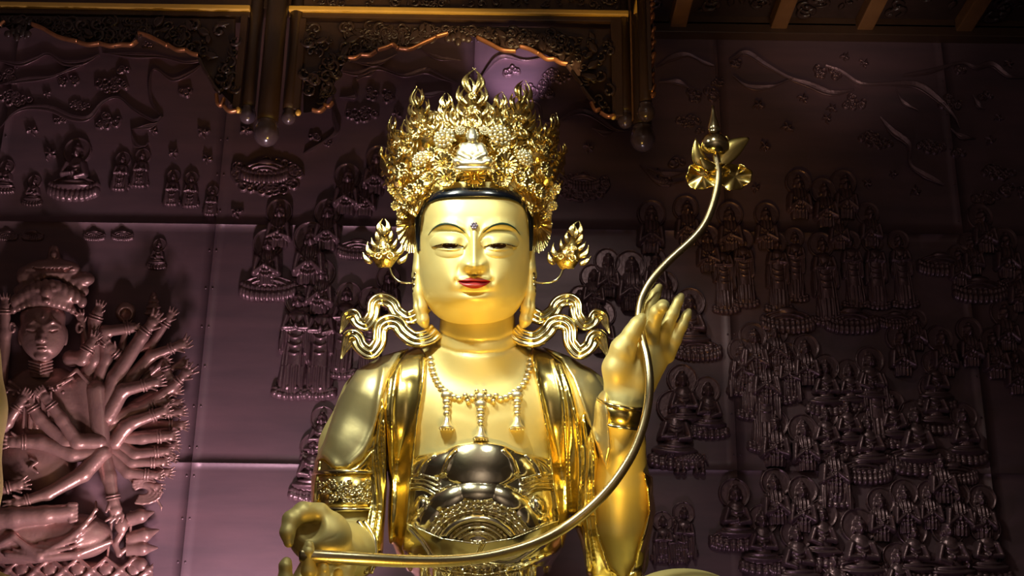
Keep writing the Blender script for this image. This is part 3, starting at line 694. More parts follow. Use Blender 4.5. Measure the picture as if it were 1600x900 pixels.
# elbow sleeve at the viewer's right
sleeve = [(1004, 735), (1022, 745), (1026, 800), (1016, 850), (1004, 905), (930, 905), (905, 850), (900, 790), (912, 800), (930, 835), (955, 885), (975, 905), (990, 880), (998, 845), (1012, 800)]
garment('sleeve', sleeve, 7, M['polish'], sm(rg([(904, 800), (925, 850), (955, 895)], 3.5, 5), rg([(1014, 760), (1014, 810), (1000, 860)], 3, 4), rg([(915, 850), (940, 895)], 4, 4)), 4, back=110)
# apron over the belly with petals, beads and arcs
cx, cy = 747, 862
def apron(X, Y):
    r_ = np.hypot((X-cx)/1.0, (Y-cy)/.86); th = np.arctan2(-(Y-cy), X-cx)
    h = np.zeros_like(X)
    h = np.maximum(h, el(752, 726, 66, 38, 11, .6)(X, Y))
    for s in (-1, 1):
        h = np.maximum(h, el(750+s*62, 727, 40, 20, 9, .6, s*.35)(X, Y)); h = np.maximum(h, el(750+s*94, 733, 30, 15, 7, .6, s*.6)(X, Y)); h = h+rg([(750+s*38, 704), (750+s*50, 718), (750+s*58, 738)], 2.2, 4)(X, Y)+rg([(750+s*72, 710), (750+s*88, 726), (750+s*96, 742)], 2.2, 4)(X, Y)
        for q in range(4): h = np.maximum(h, rg([(750+s*112, 742+q*7), (750+s*88, 743+q*6.5), (750+s*66, 750+q*8)], 2.6, 8-q)(X, Y))
        h = np.maximum(h, el(750+s*93, 790, 10, 17, 12, .5, -s*.4)(X, Y)); h = np.maximum(h, el(750+s*78, 806, 12, 9, 8)(X, Y))
        h = np.maximum(h, el(750+s*96, 815, 12, 10, 9)(X, Y)); 
    # scalloped petal collar
    sc = np.full_like(X, 0)
    for a, rr_ in ((90, 108), (62, 106), (118, 106), (34, 100), (146, 100)):
        t = math.radians(a); px_, py_ = cx+rr_*.98*math.cos(t), cy-rr_*.86*math.sin(t)
        sc = np.maximum(sc, el(px_, py_, 40, 20, 10, .6, -(t-math.pi/2))(X, Y))
    sc = sc*(r_ > 88)+13*np.exp(-((r_-96)/5)**2)*(sc > 0)*.0
    h = np.maximum(h, sc)
    up_ = (Y < cy+6)
    # lace band of beads
    h = np.maximum(h, (7+3*np.cos(th*46))*np.exp(-((r_-91)/3.0)**2)*up_); h = np.maximum(h, (6+3*np.cos(th*38+1)*np.cos(r_*.8))*np.exp(-((r_-83)/4.5)**2)*up_)
    h = np.maximum(h, (9+2*np.cos(th*30+2))*np.exp(-((r_-75)/2.6)**2)*up_)
    # plain concentric arcs
    for rr_, w_, hh in ((61, 9, 15), (45, 4.5, 11), (36, 4.0, 9)):
        h = np.maximum(h, hh*np.sqrt(np.clip(1-((r_-rr_)/w_)**2, 0, 1))*up_)
    h = np.maximum(h, el(747, 862, 28, 28, 7)(X, Y))
    # crossing sash below
    ya = np.interp(X, [636, 690, 746, 800, 868], [815, 838, 846, 838, 812]); yb = np.interp(X, [636, 660, 700, 750, 800, 840, 868], [828, 862, 884, 876, 884, 862, 830])
    m_ = (Y > ya)
    h = np.where(m_, np.maximum(0, 15*np.clip((Y-ya)/3, 0, 1)**.5-.22*(Y-ya)), h)
    h = np.where(m_, h-5*np.exp(-(linedist(X, Y, [(758, 842), (750, 858), (742, 876)])[0]/2)**2)-4*np.exp(-(linedist(X, Y, [(642, 825), (660, 845), (676, 870)])[0]/2.5)**2)+3*np.exp(-(linedist(X, Y, smoothpts([(700, 884), (745, 876), (800, 880), (850, 850)], 20))[0]/3)**2), h)
    for q in range(5):
        h = h+np.where(m_, 3*np.exp(-(linedist(X, Y, smoothpts([(640+q*16, 868+q*2), (690+q*8, 890), (750, 896+q), (810-q*6, 890), (862-q*12, 866+q*3)], 24))[0]/2.2)**2), 0)
    # lengthwise folds low down
    h = h+np.where(Y > 885, 2.5*np.cos((X-cx)*.28), 0)
    return h
apr = [(640, 722), (652, 711), (690, 704), (715, 694), (750, 688), (786, 694), (808, 704), (842, 712), (862, 716), (872, 780), (884, 905), (884, 960), (616, 960), (618, 905), (636, 800)]
garment('belly_apron', apr, 4, M['apron'], apron, 3, fin=2, back=40)

# arm and wrist ornaments
def bandring(name, rows, m, n=64):
    """closed ring surface: rows of (cx,cy,cd, rx, rd, tilt, bulge dy) in photo px"""
    V = []
    for (x, y, d, rx, rd, t, arch) in rows:
        for k in range(n):
            a = 2*math.pi*k/n; xx = rx*math.cos(a); dd = -rd*math.sin(a); V.append((x+xx*math.cos(t), y+xx*math.sin(t)-arch*math.sin(a), d+dd))
    V = np.array(V, float); Vw = toW(V); Q = gridfaces(len(rows), n, True); Q = flipchk(Vw, Q)
    return obj(name, Vw, Q, m, ST)
def ringtube(name, c, rx, rd, t, arch, r_, m, n=64, bump=None):
    rows = []
    V = []; nn = 10
    for k in range(n):
        a = 2*math.pi*k/n
        for q in range(nn):
            b = 2*math.pi*q/nn; e = 1+(r_*math.cos(b))/rx; xx = rx*e*math.cos(a); dd = -rd*(1+(r_*math.cos(b))/rd)*math.sin(a)
            V.append((c[0]+xx*math.cos(t), c[1]+xx*math.sin(t)-arch*math.sin(a)+r_*math.sin(b), c[2]+dd))
    Vw = toW(np.array(V, float)); Q = gridfaces(n, nn, True); Q = np.concatenate([Q, np.array([[(n-1)*nn+i, (n-1)*nn+(i+1) % nn, (i+1) % nn, i] for i in range(nn)])])
    return obj(name, Vw, flipchk(Vw, Q), m, ST)
bandring('bracelet', [(971, 632, -102, 33, 33, .18, -6), (971, 632, -102, 38, 41, .18, -6), (971, 646, -98, 37, 40, .16, -6), (971, 660, -94, 38, 41, .14, -6), (971, 660, -94, 33, 33, .14, -6)], M['polish'])
ringtube('bracelet_rim', (971, 630, -102), 37, 40, .18, -6, 3.2, M['ribbon']); ringtube('bracelet_rim', (971, 662, -93), 38, 41, .14, -6, 3.2, M['ribbon'])
am = bandring('armlet', [(544, 741, 20, 50, 54, 0, 2), (544, 741, 20, 54, 60, 0, 2), (543, 766, 18, 53.5, 59, 0, 0), (541, 792, 16, 53, 59, 0, -2), (541, 792, 16, 49, 54, 0, -2)], M['polish'])
ringtube('armlet_rim', (544, 740, 20), 54, 60, 0, 3, 3.6, M['ribbon']); ringtube('armlet_rim', (541, 793, 16), 54, 60, 0, -3, 3.6, M['ribbon'])
mb = MB()
for i in range(70):
    a = RNG.uniform(.25, 2.9); y = RNG.uniform(750, 784); r_ = RNG.uniform(3, 6)
    c = (542+54*math.cos(a), y, 18-59*math.sin(a)); sp = [(c[0]+r_*(1-t*.8)*math.cos(t*8), c[1]+r_*(1-t*.8)*math.sin(t*8), 18-1.1*math.sqrt(max(0, 54.5**2-(c[0]+r_*(1-t*.8)*math.cos(t*8)-542)**2))) for t in np.linspace(0, 1, 14)]
    mb.tube(toW(np.array(sp)), .008, 5)
o = mb.obj('scrollwork', M['ribbon'], ST)
# armlet seen beside the lapel at the right: beaded band on the upper arm
ringtube('armlet_rim', (950, 724, 50), 53, 53, .05, 2, 3.4, M['ribbon']); ringtube('armlet_rim', (950, 764, 48), 52, 52, .05, -2, 3.4, M['ribbon'])
bandring('armlet', [(950, 726, 50, 52.5, 52.5, .05, 2), (950, 762, 48, 52.5, 52.5, .05, -2)], M['polish'])
for dx, q in ((0, 0), (9, 6)):
    P = smoothpts([(560+dx, 815, -70+q), (574+dx, 838, -82+q), (578+dx, 866, -90+q), (570+dx, 895, -100+q)], 24); V, Fc = tube(toW(P), .02, 8); obj('wrist_ring', V, Fc, M['ribbon'], ST)
# ------------------------------------------------------------------ necklace
def beadobj(name, x, y, r_, m=None, ry=None, out=2): 
    d = float(Dt(x, y))-out; p = W(x, y, Y0+d*DS); s = .0055
    return MB().ball(p, (r_*s, r_*s*.8, (ry or r_)*s), 10, 7).obj(name, m or M['silver'], ST)
ch = smoothpts([(673, 557), (676, 580), (686, 602), (700, 614), (716, 622), (750, 626), (786, 622), (804, 612), (818, 600), (826, 580), (829, 557)], 400)
L = np.r_[0, np.cumsum(np.hypot(*np.diff(ch, axis=0).T))]
for k, s in enumerate(np.arange(3, L[-1], 8.2)):
    x, y = ch[np.searchsorted(L, s)]
    if 722 < x < 778: continue
    beadobj('necklace_bead', x, y, 6.0, ry=4.6)
mb = MB()
for (x, y, r_) in ((751, 620, 8), (738, 620, 6), (764, 620, 6), (727, 618, 5), (775, 618, 5), (745, 611, 4), (757, 611, 4), (731, 627, 4), (771, 627, 4), (751, 630, 5)): mb.ball(W(x, y, Y0+(float(Dt(x, y))-3)*DS), (r_*.0055, .03, r_*.0048), 12, 8)
mb.obj('necklace_clasp', M['silver'], ST)
for px_, y0_, y1_ in ((698, 622, 671), (751, 636, 687), (808, 622, 671)):
    mb = MB(); d = lambda y: Y0+(float(Dt(px_, y))-4)*DS
    yy = y0_
    mb.ball(W(px_, yy-4, d(yy)), (.050, .03, .040))
    for q in range(3): yy = y0_+6+q*9; mb.ball(W(px_, yy, d(yy)), ((.036, .034, .030)[q], .024, .026))
    c = W(px_, y1_, d(y1_)); mb.lathe((c.x, c.y, c.z), [(.001, -.004), (.052, 0), (.066, .006), (.058, .02), (.038, .045), (.026, .075), (.02, .11)], 14)
    for q in range(5): mb.ball((c.x-.045+q*.0225, c.y-.03, c.z-.004), .013, 6, 4)
    mb.obj('necklace_pendant', M['silver'], ST)

# ------------------------------------------------------------------ head
CXH = 741.
yr = [284, 300, 315, 330, 360, 400, 430, 450, 465, 478, 488, 497, 505, 510, 513, 514]
wr = [76, 82, 85, 86.5, 87, 87, 86, 83.5, 79, 72, 65, 55, 41, 29, 15, 1]
dr = [70, 78, 84, 88, 92, 95, 96, 96, 95, 86, 75, 63, 51, 42, 33, 28]
fyr = lambda y: (np.interp(y, yr, wr), np.interp(y, yr, dr))
def sm1(y, tab):
    return sum(np.interp(y+o_, yr, tab)*w_ for o_, w_ in ((-6, .15), (-3, .2), (0, .3), (3, .2), (6, .15))) if True else 0
def g(x, s): return np.exp(-(x/s)**2)
def ss(a, b, x): t = np.clip((x-a)/(b-a), 0, 1); return t*t*(3-2*t)
def faceF(x, y):
    ax = np.abs(x); f = np.zeros(np.broadcast(x, y).shape)
    # nose
    ridge = np.interp(y, [338, 352, 366, 385, 400, 410, 416, 420, 425, 430], [0, 4.5, 9, 14, 19, 23, 23.5, 19, 7, 0])
    wdt = np.interp(y, [338, 366, 390, 408, 425], [9, 7.5, 8, 10.5, 11])
    f += ridge*g(x, wdt)
    f += 12*np.exp(-((ax-13.5)/6.6)**2-((y-413)/7.5)**2); f -= 5*np.exp(-((ax-6.5)/4)**2-((y-424.5)/3)**2)
    # brow arch to nose side, eye hollow
    yb = np.interp(ax, [4, 10, 17, 28, 40, 52, 64, 74], [380, 366, 358, 352, 350, 352, 359, 370])
    f += 3.4*np.exp(-((y-yb+1)/6.5)**2)*ss(4, 10, ax)*(1-ss(70, 80, ax))
    f -= 6.5*np.exp(-((ax-18)/9)**2-((y-379)/13)**2); f -= 4.5*np.exp(-((ax-41)/30)**2-((y-362)/5)**2)
    # eyelids
    q = np.clip(1-((ax-40)/30)**2-((y-379)/16)**2, 0, 1); lid = 8.5*np.sqrt(q)
    yu = 385.5-4.4*np.clip(1-((ax-39)/23)**2, 0, 1)**.7; yl = 385.8+3.4*np.clip(1-((ax-39)/23)**2, 0, 1)**.8
    ins = (ax > 15.5) & (ax < 63)
    step = ss(-1.2, .4, y-yu)*ins*(1-ss(20, 24, np.abs(ax-39)))
    low = 5.2*np.sqrt(np.clip(1-((ax-39)/29)**2-((y-388)/16)**2, 0, 1))
    f += np.where(y < yu, lid, lid*(1-step)+step*np.maximum(low-1.5, 0)+0)
    f += 1.8*np.exp(-((y-yl-1.2)/1.5)**2)*ins*np.clip(1-((ax-39)/24)**2, 0, 1)
    # lips
    f += 6*np.exp(-(x/30)**2-((y-441)/17)**2)
    yc = 441.2-1.4*np.cos(x/8)*g(x, 16)+.0010*x*x*-3.0
    up_ = 5*np.exp(-((y-(437.5))/3.4)**2)*np.clip(1-(ax/27)**2, 0, 1)**.6; lo_ = 6.5*np.exp(-((y-446)/4.2)**2)*np.clip(1-(ax/22)**2, 0, 1)**.6
    f += up_+lo_-3.2*np.exp(-((y-yc)/1.3)**2)*(ax < 25)
    f -= 3*np.exp(-((ax-28)/4)**2-((y-439)/5)**2); f += 2.4*np.exp(-((ax-36)/8)**2-((y-440)/12)**2)
    f -= 2.2*np.exp(-((ax)/3)**2-((y-430)/5)**2); f -= 4*np.exp(-(x/20)**2-((y-456.5)/4.5)**2)
    f += 5.5*np.exp(-(x/21)**2-((y-469)/9)**2)
    # cheeks, fold by the nostril, chin fold
    f += 4*np.exp(-((ax-48)/24)**2-((y-420)/26)**2); f -= 2.2*np.exp(-((ax-21-(y-412)*.35)/3.5)**2-((y-416)/11)**2)
    f += 2.5*np.exp(-((y-486+.004*x*x)/9)**2)*(1-ss(40, 62, ax))
    return f
LEANH = lambda y: .12*(y-512)      # head bows a little
DH0 = 2.
def headd(x, y, s=None):
    w_, d_ = sm1(y, wr), sm1(y, dr); s = np.clip(np.abs(x)/w_, 0, 1)
    return DH0+LEANH(y)-d_*(1-s**2.7)**(1/2.15)
ny, nt = 300, 300
yy = np.linspace(284, 514, ny)[:, None]; tt = np.linspace(-math.pi/2, math.pi/2, nt)[None]
w_, d_ = sm1(yy, wr), sm1(yy, dr); s_ = np.sin(tt)*np.abs(np.sin(tt))**-.12*(np.abs(np.sin(tt)) > 1e-6)
s_ = np.nan_to_num(s_); xx = w_*s_; dep = headd(xx, yy)-faceF(xx, yy+0*xx)*np.sqrt(np.clip(1-s_**4, 0, 1))
front = np.stack([CXH+xx, yy+0*xx, dep], -1)
tb = np.linspace(math.pi/2, math.pi*1.5, 60)[1:-1][None]; sb = np.sin(tb)
bx = w_*sb; bd = DH0+LEANH(yy)+88*np.clip(sm1(yy, wr)/87, 0, 1)*np.sqrt(1-np.abs(sb)**2.2)
back = np.stack([CXH+bx, yy+0*bx, bd], -1); Hd = np.concatenate([front, back], 1); nn = Hd.shape[1]
Q = gridfaces(ny, nn, True); Vh = Hd.reshape(-1, 3)
Vh = np.vstack([Vh, [CXH, 514, 0], [CXH, 284, -10]]); capf = np.array([[(ny-1)*nn+i, (ny-1)*nn+(i+1) % nn, len(Vh)-2, len(Vh)-2] for i in range(0)], int).reshape(-1, 4)
Vw = toW(Vh); head = obj('head', Vw, flipchk(Vw, Q), M['satin'], ST)
def facepatch(name, m, xs_, ya, yb, nv=10, out=.5, nu=60):
    x = np.linspace(xs_[0], xs_[-1], nu); A = np.interp(x, xs_, ya); Bq = np.interp(x, xs_, yb)
    ps = smoothpts(np.stack([xs_, ya], 1), nu*3); A = np.interp(x, ps[:, 0], ps[:, 1]); ps = smoothpts(np.stack([xs_, yb], 1), nu*3); Bq = np.interp(x, ps[:, 0], ps[:, 1])
    v = np.linspace(0, 1, nv)[None]; Y = A[:, None]*(1-v)+Bq[:, None]*v; X = x[:, None]+0*Y
    d = headd(X-CXH, Y)-faceF(X-CXH, Y)-out; V = np.stack([X, Y, d], -1).reshape(-1, 3)
    e = V.copy(); e[:, 2] += out+1.2
    nq = gridfaces(nu, nv); n0 = len(V); rim = [i*nv for i in range(nu)]+[(nu-1)*nv+j for j in range(1, nv)]+[i*nv+nv-1 for i in range(nu-2, -1, -1)]+[j for j in range(nv-2, 0, -1)]
    side = np.array([[rim[k], rim[(k+1) % len(rim)], n0+rim[(k+1) % len(rim)], n0+rim[k]] for k in range(len(rim))])
    Vw = toW(np.vstack([V, e])); return obj(name, Vw, np.vstack([nq, side]), m, ST)
facepatch('lips', M['lip'], [715, 722, 730, 736, 741, 746, 752, 760, 767], [439.5, 437.3, 434.6, 433.6, 435.2, 433.6, 434.6, 437.3, 439.5], [440, 445, 449, 450.6, 451, 450.6, 449, 445, 440], 26, .5, 90)
for sg_ in (-1, 1):
    ex = [CXH+sg_*v for v in (16.5, 24, 32, 39, 47, 55, 63)]; yu_ = [386.6, 383.3, 381.6, 381.0, 381.6, 383.4, 385.8]; yl_ = [386.8, 387.8, 388.5, 388.6, 388.1, 387.0, 385.9]
    if sg_ < 0: ex, yu_, yl_ = ex[::-1], yu_[::-1], yl_[::-1]
    facepatch('eye', M['white'], ex, yu_, yl_, 10, .5)
    ix = [CXH+sg_*38+v for v in (-12, -9, -5, 0, 5, 9, 12)]
    facepatch('iris', M['iris'], ix, [382.6, 381.9, 381.3, 381.0, 381.3, 381.9, 382.6], [384.8, 386.8, 388.0, 388.4, 388.0, 386.8, 384.8], 10, 1.1, 30)
    lx = [CXH+sg_*v for v in (15, 24, 32, 39, 47, 56, 67)]; l1 = [386.4, 382.2, 380.3, 379.6, 380.2, 382.2, 385.6]; l2 = [387.0, 383.6, 382.0, 381.4, 382.0, 383.8, 386.2]
    if sg_ < 0: lx, l1, l2 = lx[::-1], l1[::-1], l2[::-1]
    facepatch('eyeliner', M['iris'], lx, l1, l2, 4, 1.2)
    bx_ = [CXH+sg_*v for v in (14, 20, 28, 37, 46, 56, 65, 72)]; b1 = [363, 357.5, 351.5, 348.4, 347.8, 350.5, 357, 366.5]; b2 = [364.3, 360, 354.7, 351.8, 351.2, 353.6, 359.2, 367.4]
    if sg_ < 0: bx_, b1, b2 = bx_[::-1], b1[::-1], b2[::-1]
    facepatch('eyebrow', M['line'], bx_, b1, b2, 4, .6)
mb = MB()
for k in range(7):
    a = k*math.pi/3; r_ = 0 if k == 6 else 4.0; x, y = CXH+r_*math.cos(a), 353+r_*math.sin(a)*1.05; mb.ball(toW(np.array([[x, y, float(headd(0, 353.))-float(faceF(np.array(x-CXH), np.array(y)))-1.0]]))[0], .0135, 8, 6)
mb.obj('forehead_jewel', M['jewel'], ST)
# hair: lacquered rim around the face + skull cap
outer = [(651, 392), (648, 360), (649, 330), (657, 311), (676, 299), (705, 293), (741, 291), (777, 293), (806, 299), (824, 311), (833, 330), (834, 360), (832, 392)]
inner = [(657, 392), (657, 362), (660, 336), (668, 321), (684, 313), (708, 310), (741, 309.5), (774, 310), (798, 313), (814, 321), (822, 336), (826, 362), (827, 392)]
PO, PI_ = smoothpts(outer, 120), smoothpts(inner, 120); V = []
nk = 12
for i in range(120):
    for k in range(nk):
        v = k/(nk-1); x, y = PO[i]*(1-v)+PI_[i]*v; sx = np.clip((x-CXH), -86.4, 86.4)
        w0 = float(sm1(max(y, 300), wr)); sxx = np.clip(x-CXH, -w0*.995, w0*.995)
        d = float(headd(sxx, max(y, 300)))-1-7*math.sin(math.pi*min(1, v*1.02))**.6
        if k == 0: d += 14
        if k == nk-1: d += 3
        V.append((x, y, d))
Vw = toW(np.array(V)); hair = obj('hair', Vw, gridfaces(120, nk), M['hair'], ST)
f = Field((640, 270, -90), (842, 420, 100), 3.2); f.ell((741, 350, 18), (90, 72, 94), 4); f.D = np.maximum(f.D, (f.ax[1][None, :, None]-400)); f.D = np.maximum(f.D, -(f.ax[2][None, None, :]+20-0*f.ax[1][None, :, None]) ); f.D[0]=f.D[-1]=9; f.D[:,0]=f.D[:,-1]=9; f.D[:,:,0]=9; f.D[:,:,-1]=9
fieldobj('hair_back', f, M['hair'], ST)
# ears with long lobes
for sg_ in (-1, 1):
    x0 = CXH
    f = Field((x0-106 if sg_ < 0 else x0+60, 370, -60), (x0-60 if sg_ < 0 else x0+106, 525, 60), 1.8)
    X = lambda v: x0+sg_*v
    f.cap([(X(86), 385, -5, 6), (X(88), 420, -8, 7), (X(87), 455, -10, 8), (X(84), 480, -12, 10), (X(80), 500, -12, 9), (X(76), 510, -10, 5)], 6, flat=.7)
    f.cap([(X(90), 395, 2, 4), (X(93), 430, 4, 4), (X(90), 470, 0, 5)], 6, flat=.6)
    f.cap([(X(91), 470, -22, 2), (X(87), 495, -24, 2)], 4, 'sub')
    fieldobj('ear', f, M['satin'], ST)
# lotus pedestal under the figure
PD = empty('lotus_pedestal', (W(748, 900, Y0).x, Y0, 0)); tag(PD, 'golden lotus pedestal carrying the crowned statue', 'pedestal')
cx_ = W(748, 900, Y0).x; zb = W(748, 1000, Y0).z
MB().lathe((cx_, Y0+.1, 0), [(1.9, 0), (1.95, .15), (1.7, .3), (1.55, .8), (1.7, zb-.5), (1.9, zb-.42), (1.92, zb-.26)], 48).obj('base', M['satin'], PD)
mb = MB(); mb.ball((0, 0, 0), (.22, .07, .3), 10, 8); pm = mb.data('petal', M['satin'])
for k in range(24):
    a = 2*math.pi*k/24; inst('petal', pm, Matrix.Translation((cx_+1.85*math.cos(a), Y0+.1+1.85*math.sin(a), zb-.5))@Matrix.Rotation(a+math.pi/2, 4, 'Z'), PD)
# ------------------------------------------------------------------ lotus held in the raised hand
LT = empty('lotus_flower', tuple(W(490, 868, Y0-256*DS))); tag(LT, 'long curved golden lotus stem with a closed bud held in both hands', 'lotus flower')
SP = [(470, 868, -256), (490, 869, -256), (560, 873, -240), (640, 877, -215), (710, 876, -195), (770, 868, -180), (830, 851, -166), (880, 826, -154), (922, 794, -154), (957, 757, -154), (985, 715, -153), (1001, 678, -152), (1011, 640, -150), (1015, 600, -150), (1011, 560, -140), (1003, 528, -126), (998, 505, -116), (1000, 480, -112), (1006, 460, -112), (1020, 436, -112), (1046, 407, -112), (1084, 372, -112), (1104, 345, -112), (1117, 310, -112), (1123, 278, -112), (1121, 255, -112), (1117, 236, -112)]
P = smoothpts(SP, 220); V, Fc = tube(toW(P), [.046, .046, .042, .040, .037, .034, .034, .033, .033, .032], 16); obj('stem', V, Fc, M['stem'], LT)
bc = W(1117, 238, Y0-112*DS)
u = .0057
def lat(prof): return [(r_*u, z*u) for r_, z in prof]
MB().lathe(bc, lat([(2, -6), (13, -5), (20.5, 2), (22, 9), (20.5, 17), (16, 24), (10.5, 29), (8.5, 31), (9.8, 34), (9.5, 40), (7, 50), (4.2, 60), (2.6, 68), (2.4, 76), (.5, 77)]), 28).obj('bud', M['ribbon'], LT)
def petal(name, base, out, tip, wid, curl=.3, wav=0, cup=.25, m=None, n=18):
    """leaf surface from base along out to tip with cup"""
    base, out, tip = map(Vector, (base, out, tip)); side = (tip-base).cross(Vector((0, 1, .0)) if abs((tip-base).normalized().y) < .9 else Vector((1, 0, 0))).normalized()
    V = []
    for i in range(n):
        t = i/(n-1); c = base*(1-t)**2+out*2*t*(1-t)+tip*t*t; tn = (out-base)*(1-t)*2+(tip-out)*2*t; nrm = side.cross(tn).normalized()
        w_ = wid*(math.sin(math.pi*min(.985, max(.04, t**.8)))**.7)*1.0
        for k in range(13):
            s = k/6-1; V.append(tuple(c+side*(w_*s)+nrm*(cup*w_*s*s+wav*wid*math.sin(t*14+s*3)*abs(s)**2)))
    V = np.array(V); th = .006
    nr = np.array(nrm)*th
    Q = gridfaces(n, 13); V2 = V+nr; n0 = len(V)
    rim = [i*13 for i in range(n)]+[(n-1)*13+j for j in range(1, 13)]+[i*13+12 for i in range(n-2, -1, -1)]+[j for j in range(11, 0, -1)]
    side_ = np.array([[rim[k], rim[(k+1) % len(rim)], n0+rim[(k+1) % len(rim)], n0+rim[k]] for k in range(len(rim))])
    return obj(name, np.vstack([V, V2]), np.vstack([Q, (Q+n0)[:, ::-1], side_]), m or M['polish'], LT)
def LP(x, y, d): return toW(np.array([[x, y, -112+d]]))[0]
petal('petal', LP(1114, 262, 0), LP(1086, 254, -8), LP(1087, 216, -6), .062, cup=.25)
petal('petal', LP(1126, 256, -2), LP(1140, 226, -8), LP(1170, 215, -6), .085, cup=.25)
petal('petal', LP(1117, 246, 8), LP(1098, 240, 26), LP(1106, 214, 22), .08, cup=.25); petal('petal', LP(1119, 246, 8), LP(1142, 236, 26), LP(1136, 212, 22), .08, cup=.25)
petal('petal', LP(1120, 262, -4), LP(1106, 262, -12), LP(1094, 246, -12), .05, cup=.25)
for (x, y, wv, wid) in ((1074, 276, .10, .12), (1172, 274, .16, .12)):
    pass
def ruffle(cx, cy, rx, ry, sg_, seed):
    V = []; nr, na = 12, 72
    for i in range(nr):
        r_ = i/(nr-1)
        for k in range(na):
            a = 2*math.pi*k/na; e = 1+.06*math.sin(a*3+seed)+.04*math.sin(a*8+seed*2); x = cx+rx*r_*e*math.cos(a); y = cy+ry*r_*e*math.sin(a)
            V.append((x, y, -112+8+3.5*(r_**2)*math.sin(a*5+seed)+14*r_**2*(-.5+.6*math.sin(a))+.5*abs(x-1121)*.3))
    n0 = len(V); V += [(a, b_, c_+1.6) for a, b_, c_ in V]; q = gridfaces(nr, na, True); side = np.array([[(nr-1)*na+k, (nr-1)*na+(k+1) % na, n0+(nr-1)*na+(k+1) % na, n0+(nr-1)*na+k] for k in range(na)])
    obj('leaf', toW(np.array(V)), np.vstack([q, (q+n0)[:, ::-1], side]), M['polish'], LT)
ruffle(1098, 275, 27, 22, -1, 1.0); ruffle(1148, 276, 27, 21, 1, 2.3); ruffle(1122, 268, 20, 14, 1, 4)
# ================================================================== CROWN
CR = empty('crown', tuple(W(738, 300, Y0))); tag(CR, 'tall gold filigree crown of flames and rosettes on the statue head', 'crown')
def cd(x, y): return -(104-(300-y)*.26)*math.sqrt(max(.02, 1-((x-738)/136)**2))+(300-y)*-.02+6
def cframe(x, y, ang=0., s=1., tilt=0., lift=0., sq=1., flip=1, dd=None):
    """matrix on the crown surface: local X right, Y 'up' turned by ang (clockwise seen from the front), Z outward"""
    d = (cd(x, y) if dd is None else dd)-lift
    p = toW(np.array([[x, y, d]]))[0]; nx_ = (x-738)/136*.95 if dd is None else 0
    n = Vector((nx_, -math.sqrt(max(.05, 1-nx_*nx_)), .12+tilt)).normalized()
    u_ = Vector((0, 0, 1)); r_ = u_.cross(n)*-1; r_ = n.cross(u_)*-1; r_.normalize(); 
    if r_.x < 0: r_ = -r_
    u_ = n.cross(r_); 
    if u_.z < 0: u_ = -u_
    c, s_ = math.cos(ang), math.sin(ang); X_ = r_*c-u_*s_; Y_ = r_*s_+u_*c; k = s*.00552
    return Matrix(((X_.x*k*flip*sq, Y_.x*k, n.x*k, p[0]), (X_.y*k*flip*sq, Y_.y*k, n.y*k, p[1]), (X_.z*k*flip*sq, Y_.z*k, n.z*k, p[2]), (0, 0, 0, 1)))
def tonguemesh(bend, bend2, w=.12, n=12):
    V = []; 
    for i in range(n):
        t = i/(n-1); cx = bend*math.sin(t*math.pi*.9)+bend2*t*t; cy = t; cz = .10*math.sin(t*math.pi*.8)
        ww = w*(math.sin(math.pi*min(.98, .12+t**.75*.9))**.9)+.012
        V += [(cx-ww, cy, cz), (cx-ww*.5, cy, cz+ww*.45), (cx, cy, cz+ww*.22), (cx+ww*.5, cy, cz+ww*.55), (cx+ww, cy, cz), (cx, cy, cz-ww*.6)]
    return meshdata('flame_tongue', V, gridfaces(n, 6, True), M['crown'])
TG = [tonguemesh(.16, -.22), tonguemesh(.24, -.38), tonguemesh(.12, -.15, .10)]
TGN = TG; TGW = [tonguemesh(.12, -.20, .2), tonguemesh(.18, -.3, .2), tonguemesh(.1, -.12, .18)]
def curlmesh(turns=1.35):
    sp = [(.5-.5*(1-.78*t)*math.cos(t*turns*6.28), .5*(1-.78*t)*math.sin(t*turns*6.28), .18*math.sin(t*3)+.1*t) for t in np.linspace(0, 1, 22)]
    V, Fc = tube(np.array(sp), [.05, .12, .11, .09, .16], 6); return meshdata('scroll', V, Fc, M['crown'])
CU = curlmesh()
def rosmesh(npet=14, cup=.32, jew=True):
    nr, na = 15, npet*6; V = []
    for i in range(nr):
        r_ = (i/(nr-1))
        for k in range(na):
            a = 2*math.pi*k/na; fl_ = abs(math.cos(a*npet/2)); rr = r_*(1-.10*(1-fl_)*(r_ > .3)*r_)
            z = .42*math.exp(-(r_/.22)**2)+cup*max(0, r_-.25)**.8+.11*fl_*(r_ > .3)-(.10 if .28 < r_ < .36 else 0)-(.16 if r_ > .98 else 0)
            V.append((rr*math.cos(a), rr*math.sin(a), z))
    return meshdata('rosette', V, gridfaces(nr, na, True), M['crown'])
RO = [rosmesh(14), rosmesh(9, .2), rosmesh(20, .15)]
mb = MB()
for ring_, (n_, r_, b, z) in enumerate(((13, .86, .2, .05), (9, .52, .19, .22), (1, 0, .26, .34))):
    for k in range(n_): a = 2*math.pi*k/n_; mb.ball((r_*math.cos(a), r_*math.sin(a), z), b, 8, 5)
PE = mb.data('pearl_cluster', M['silver'])
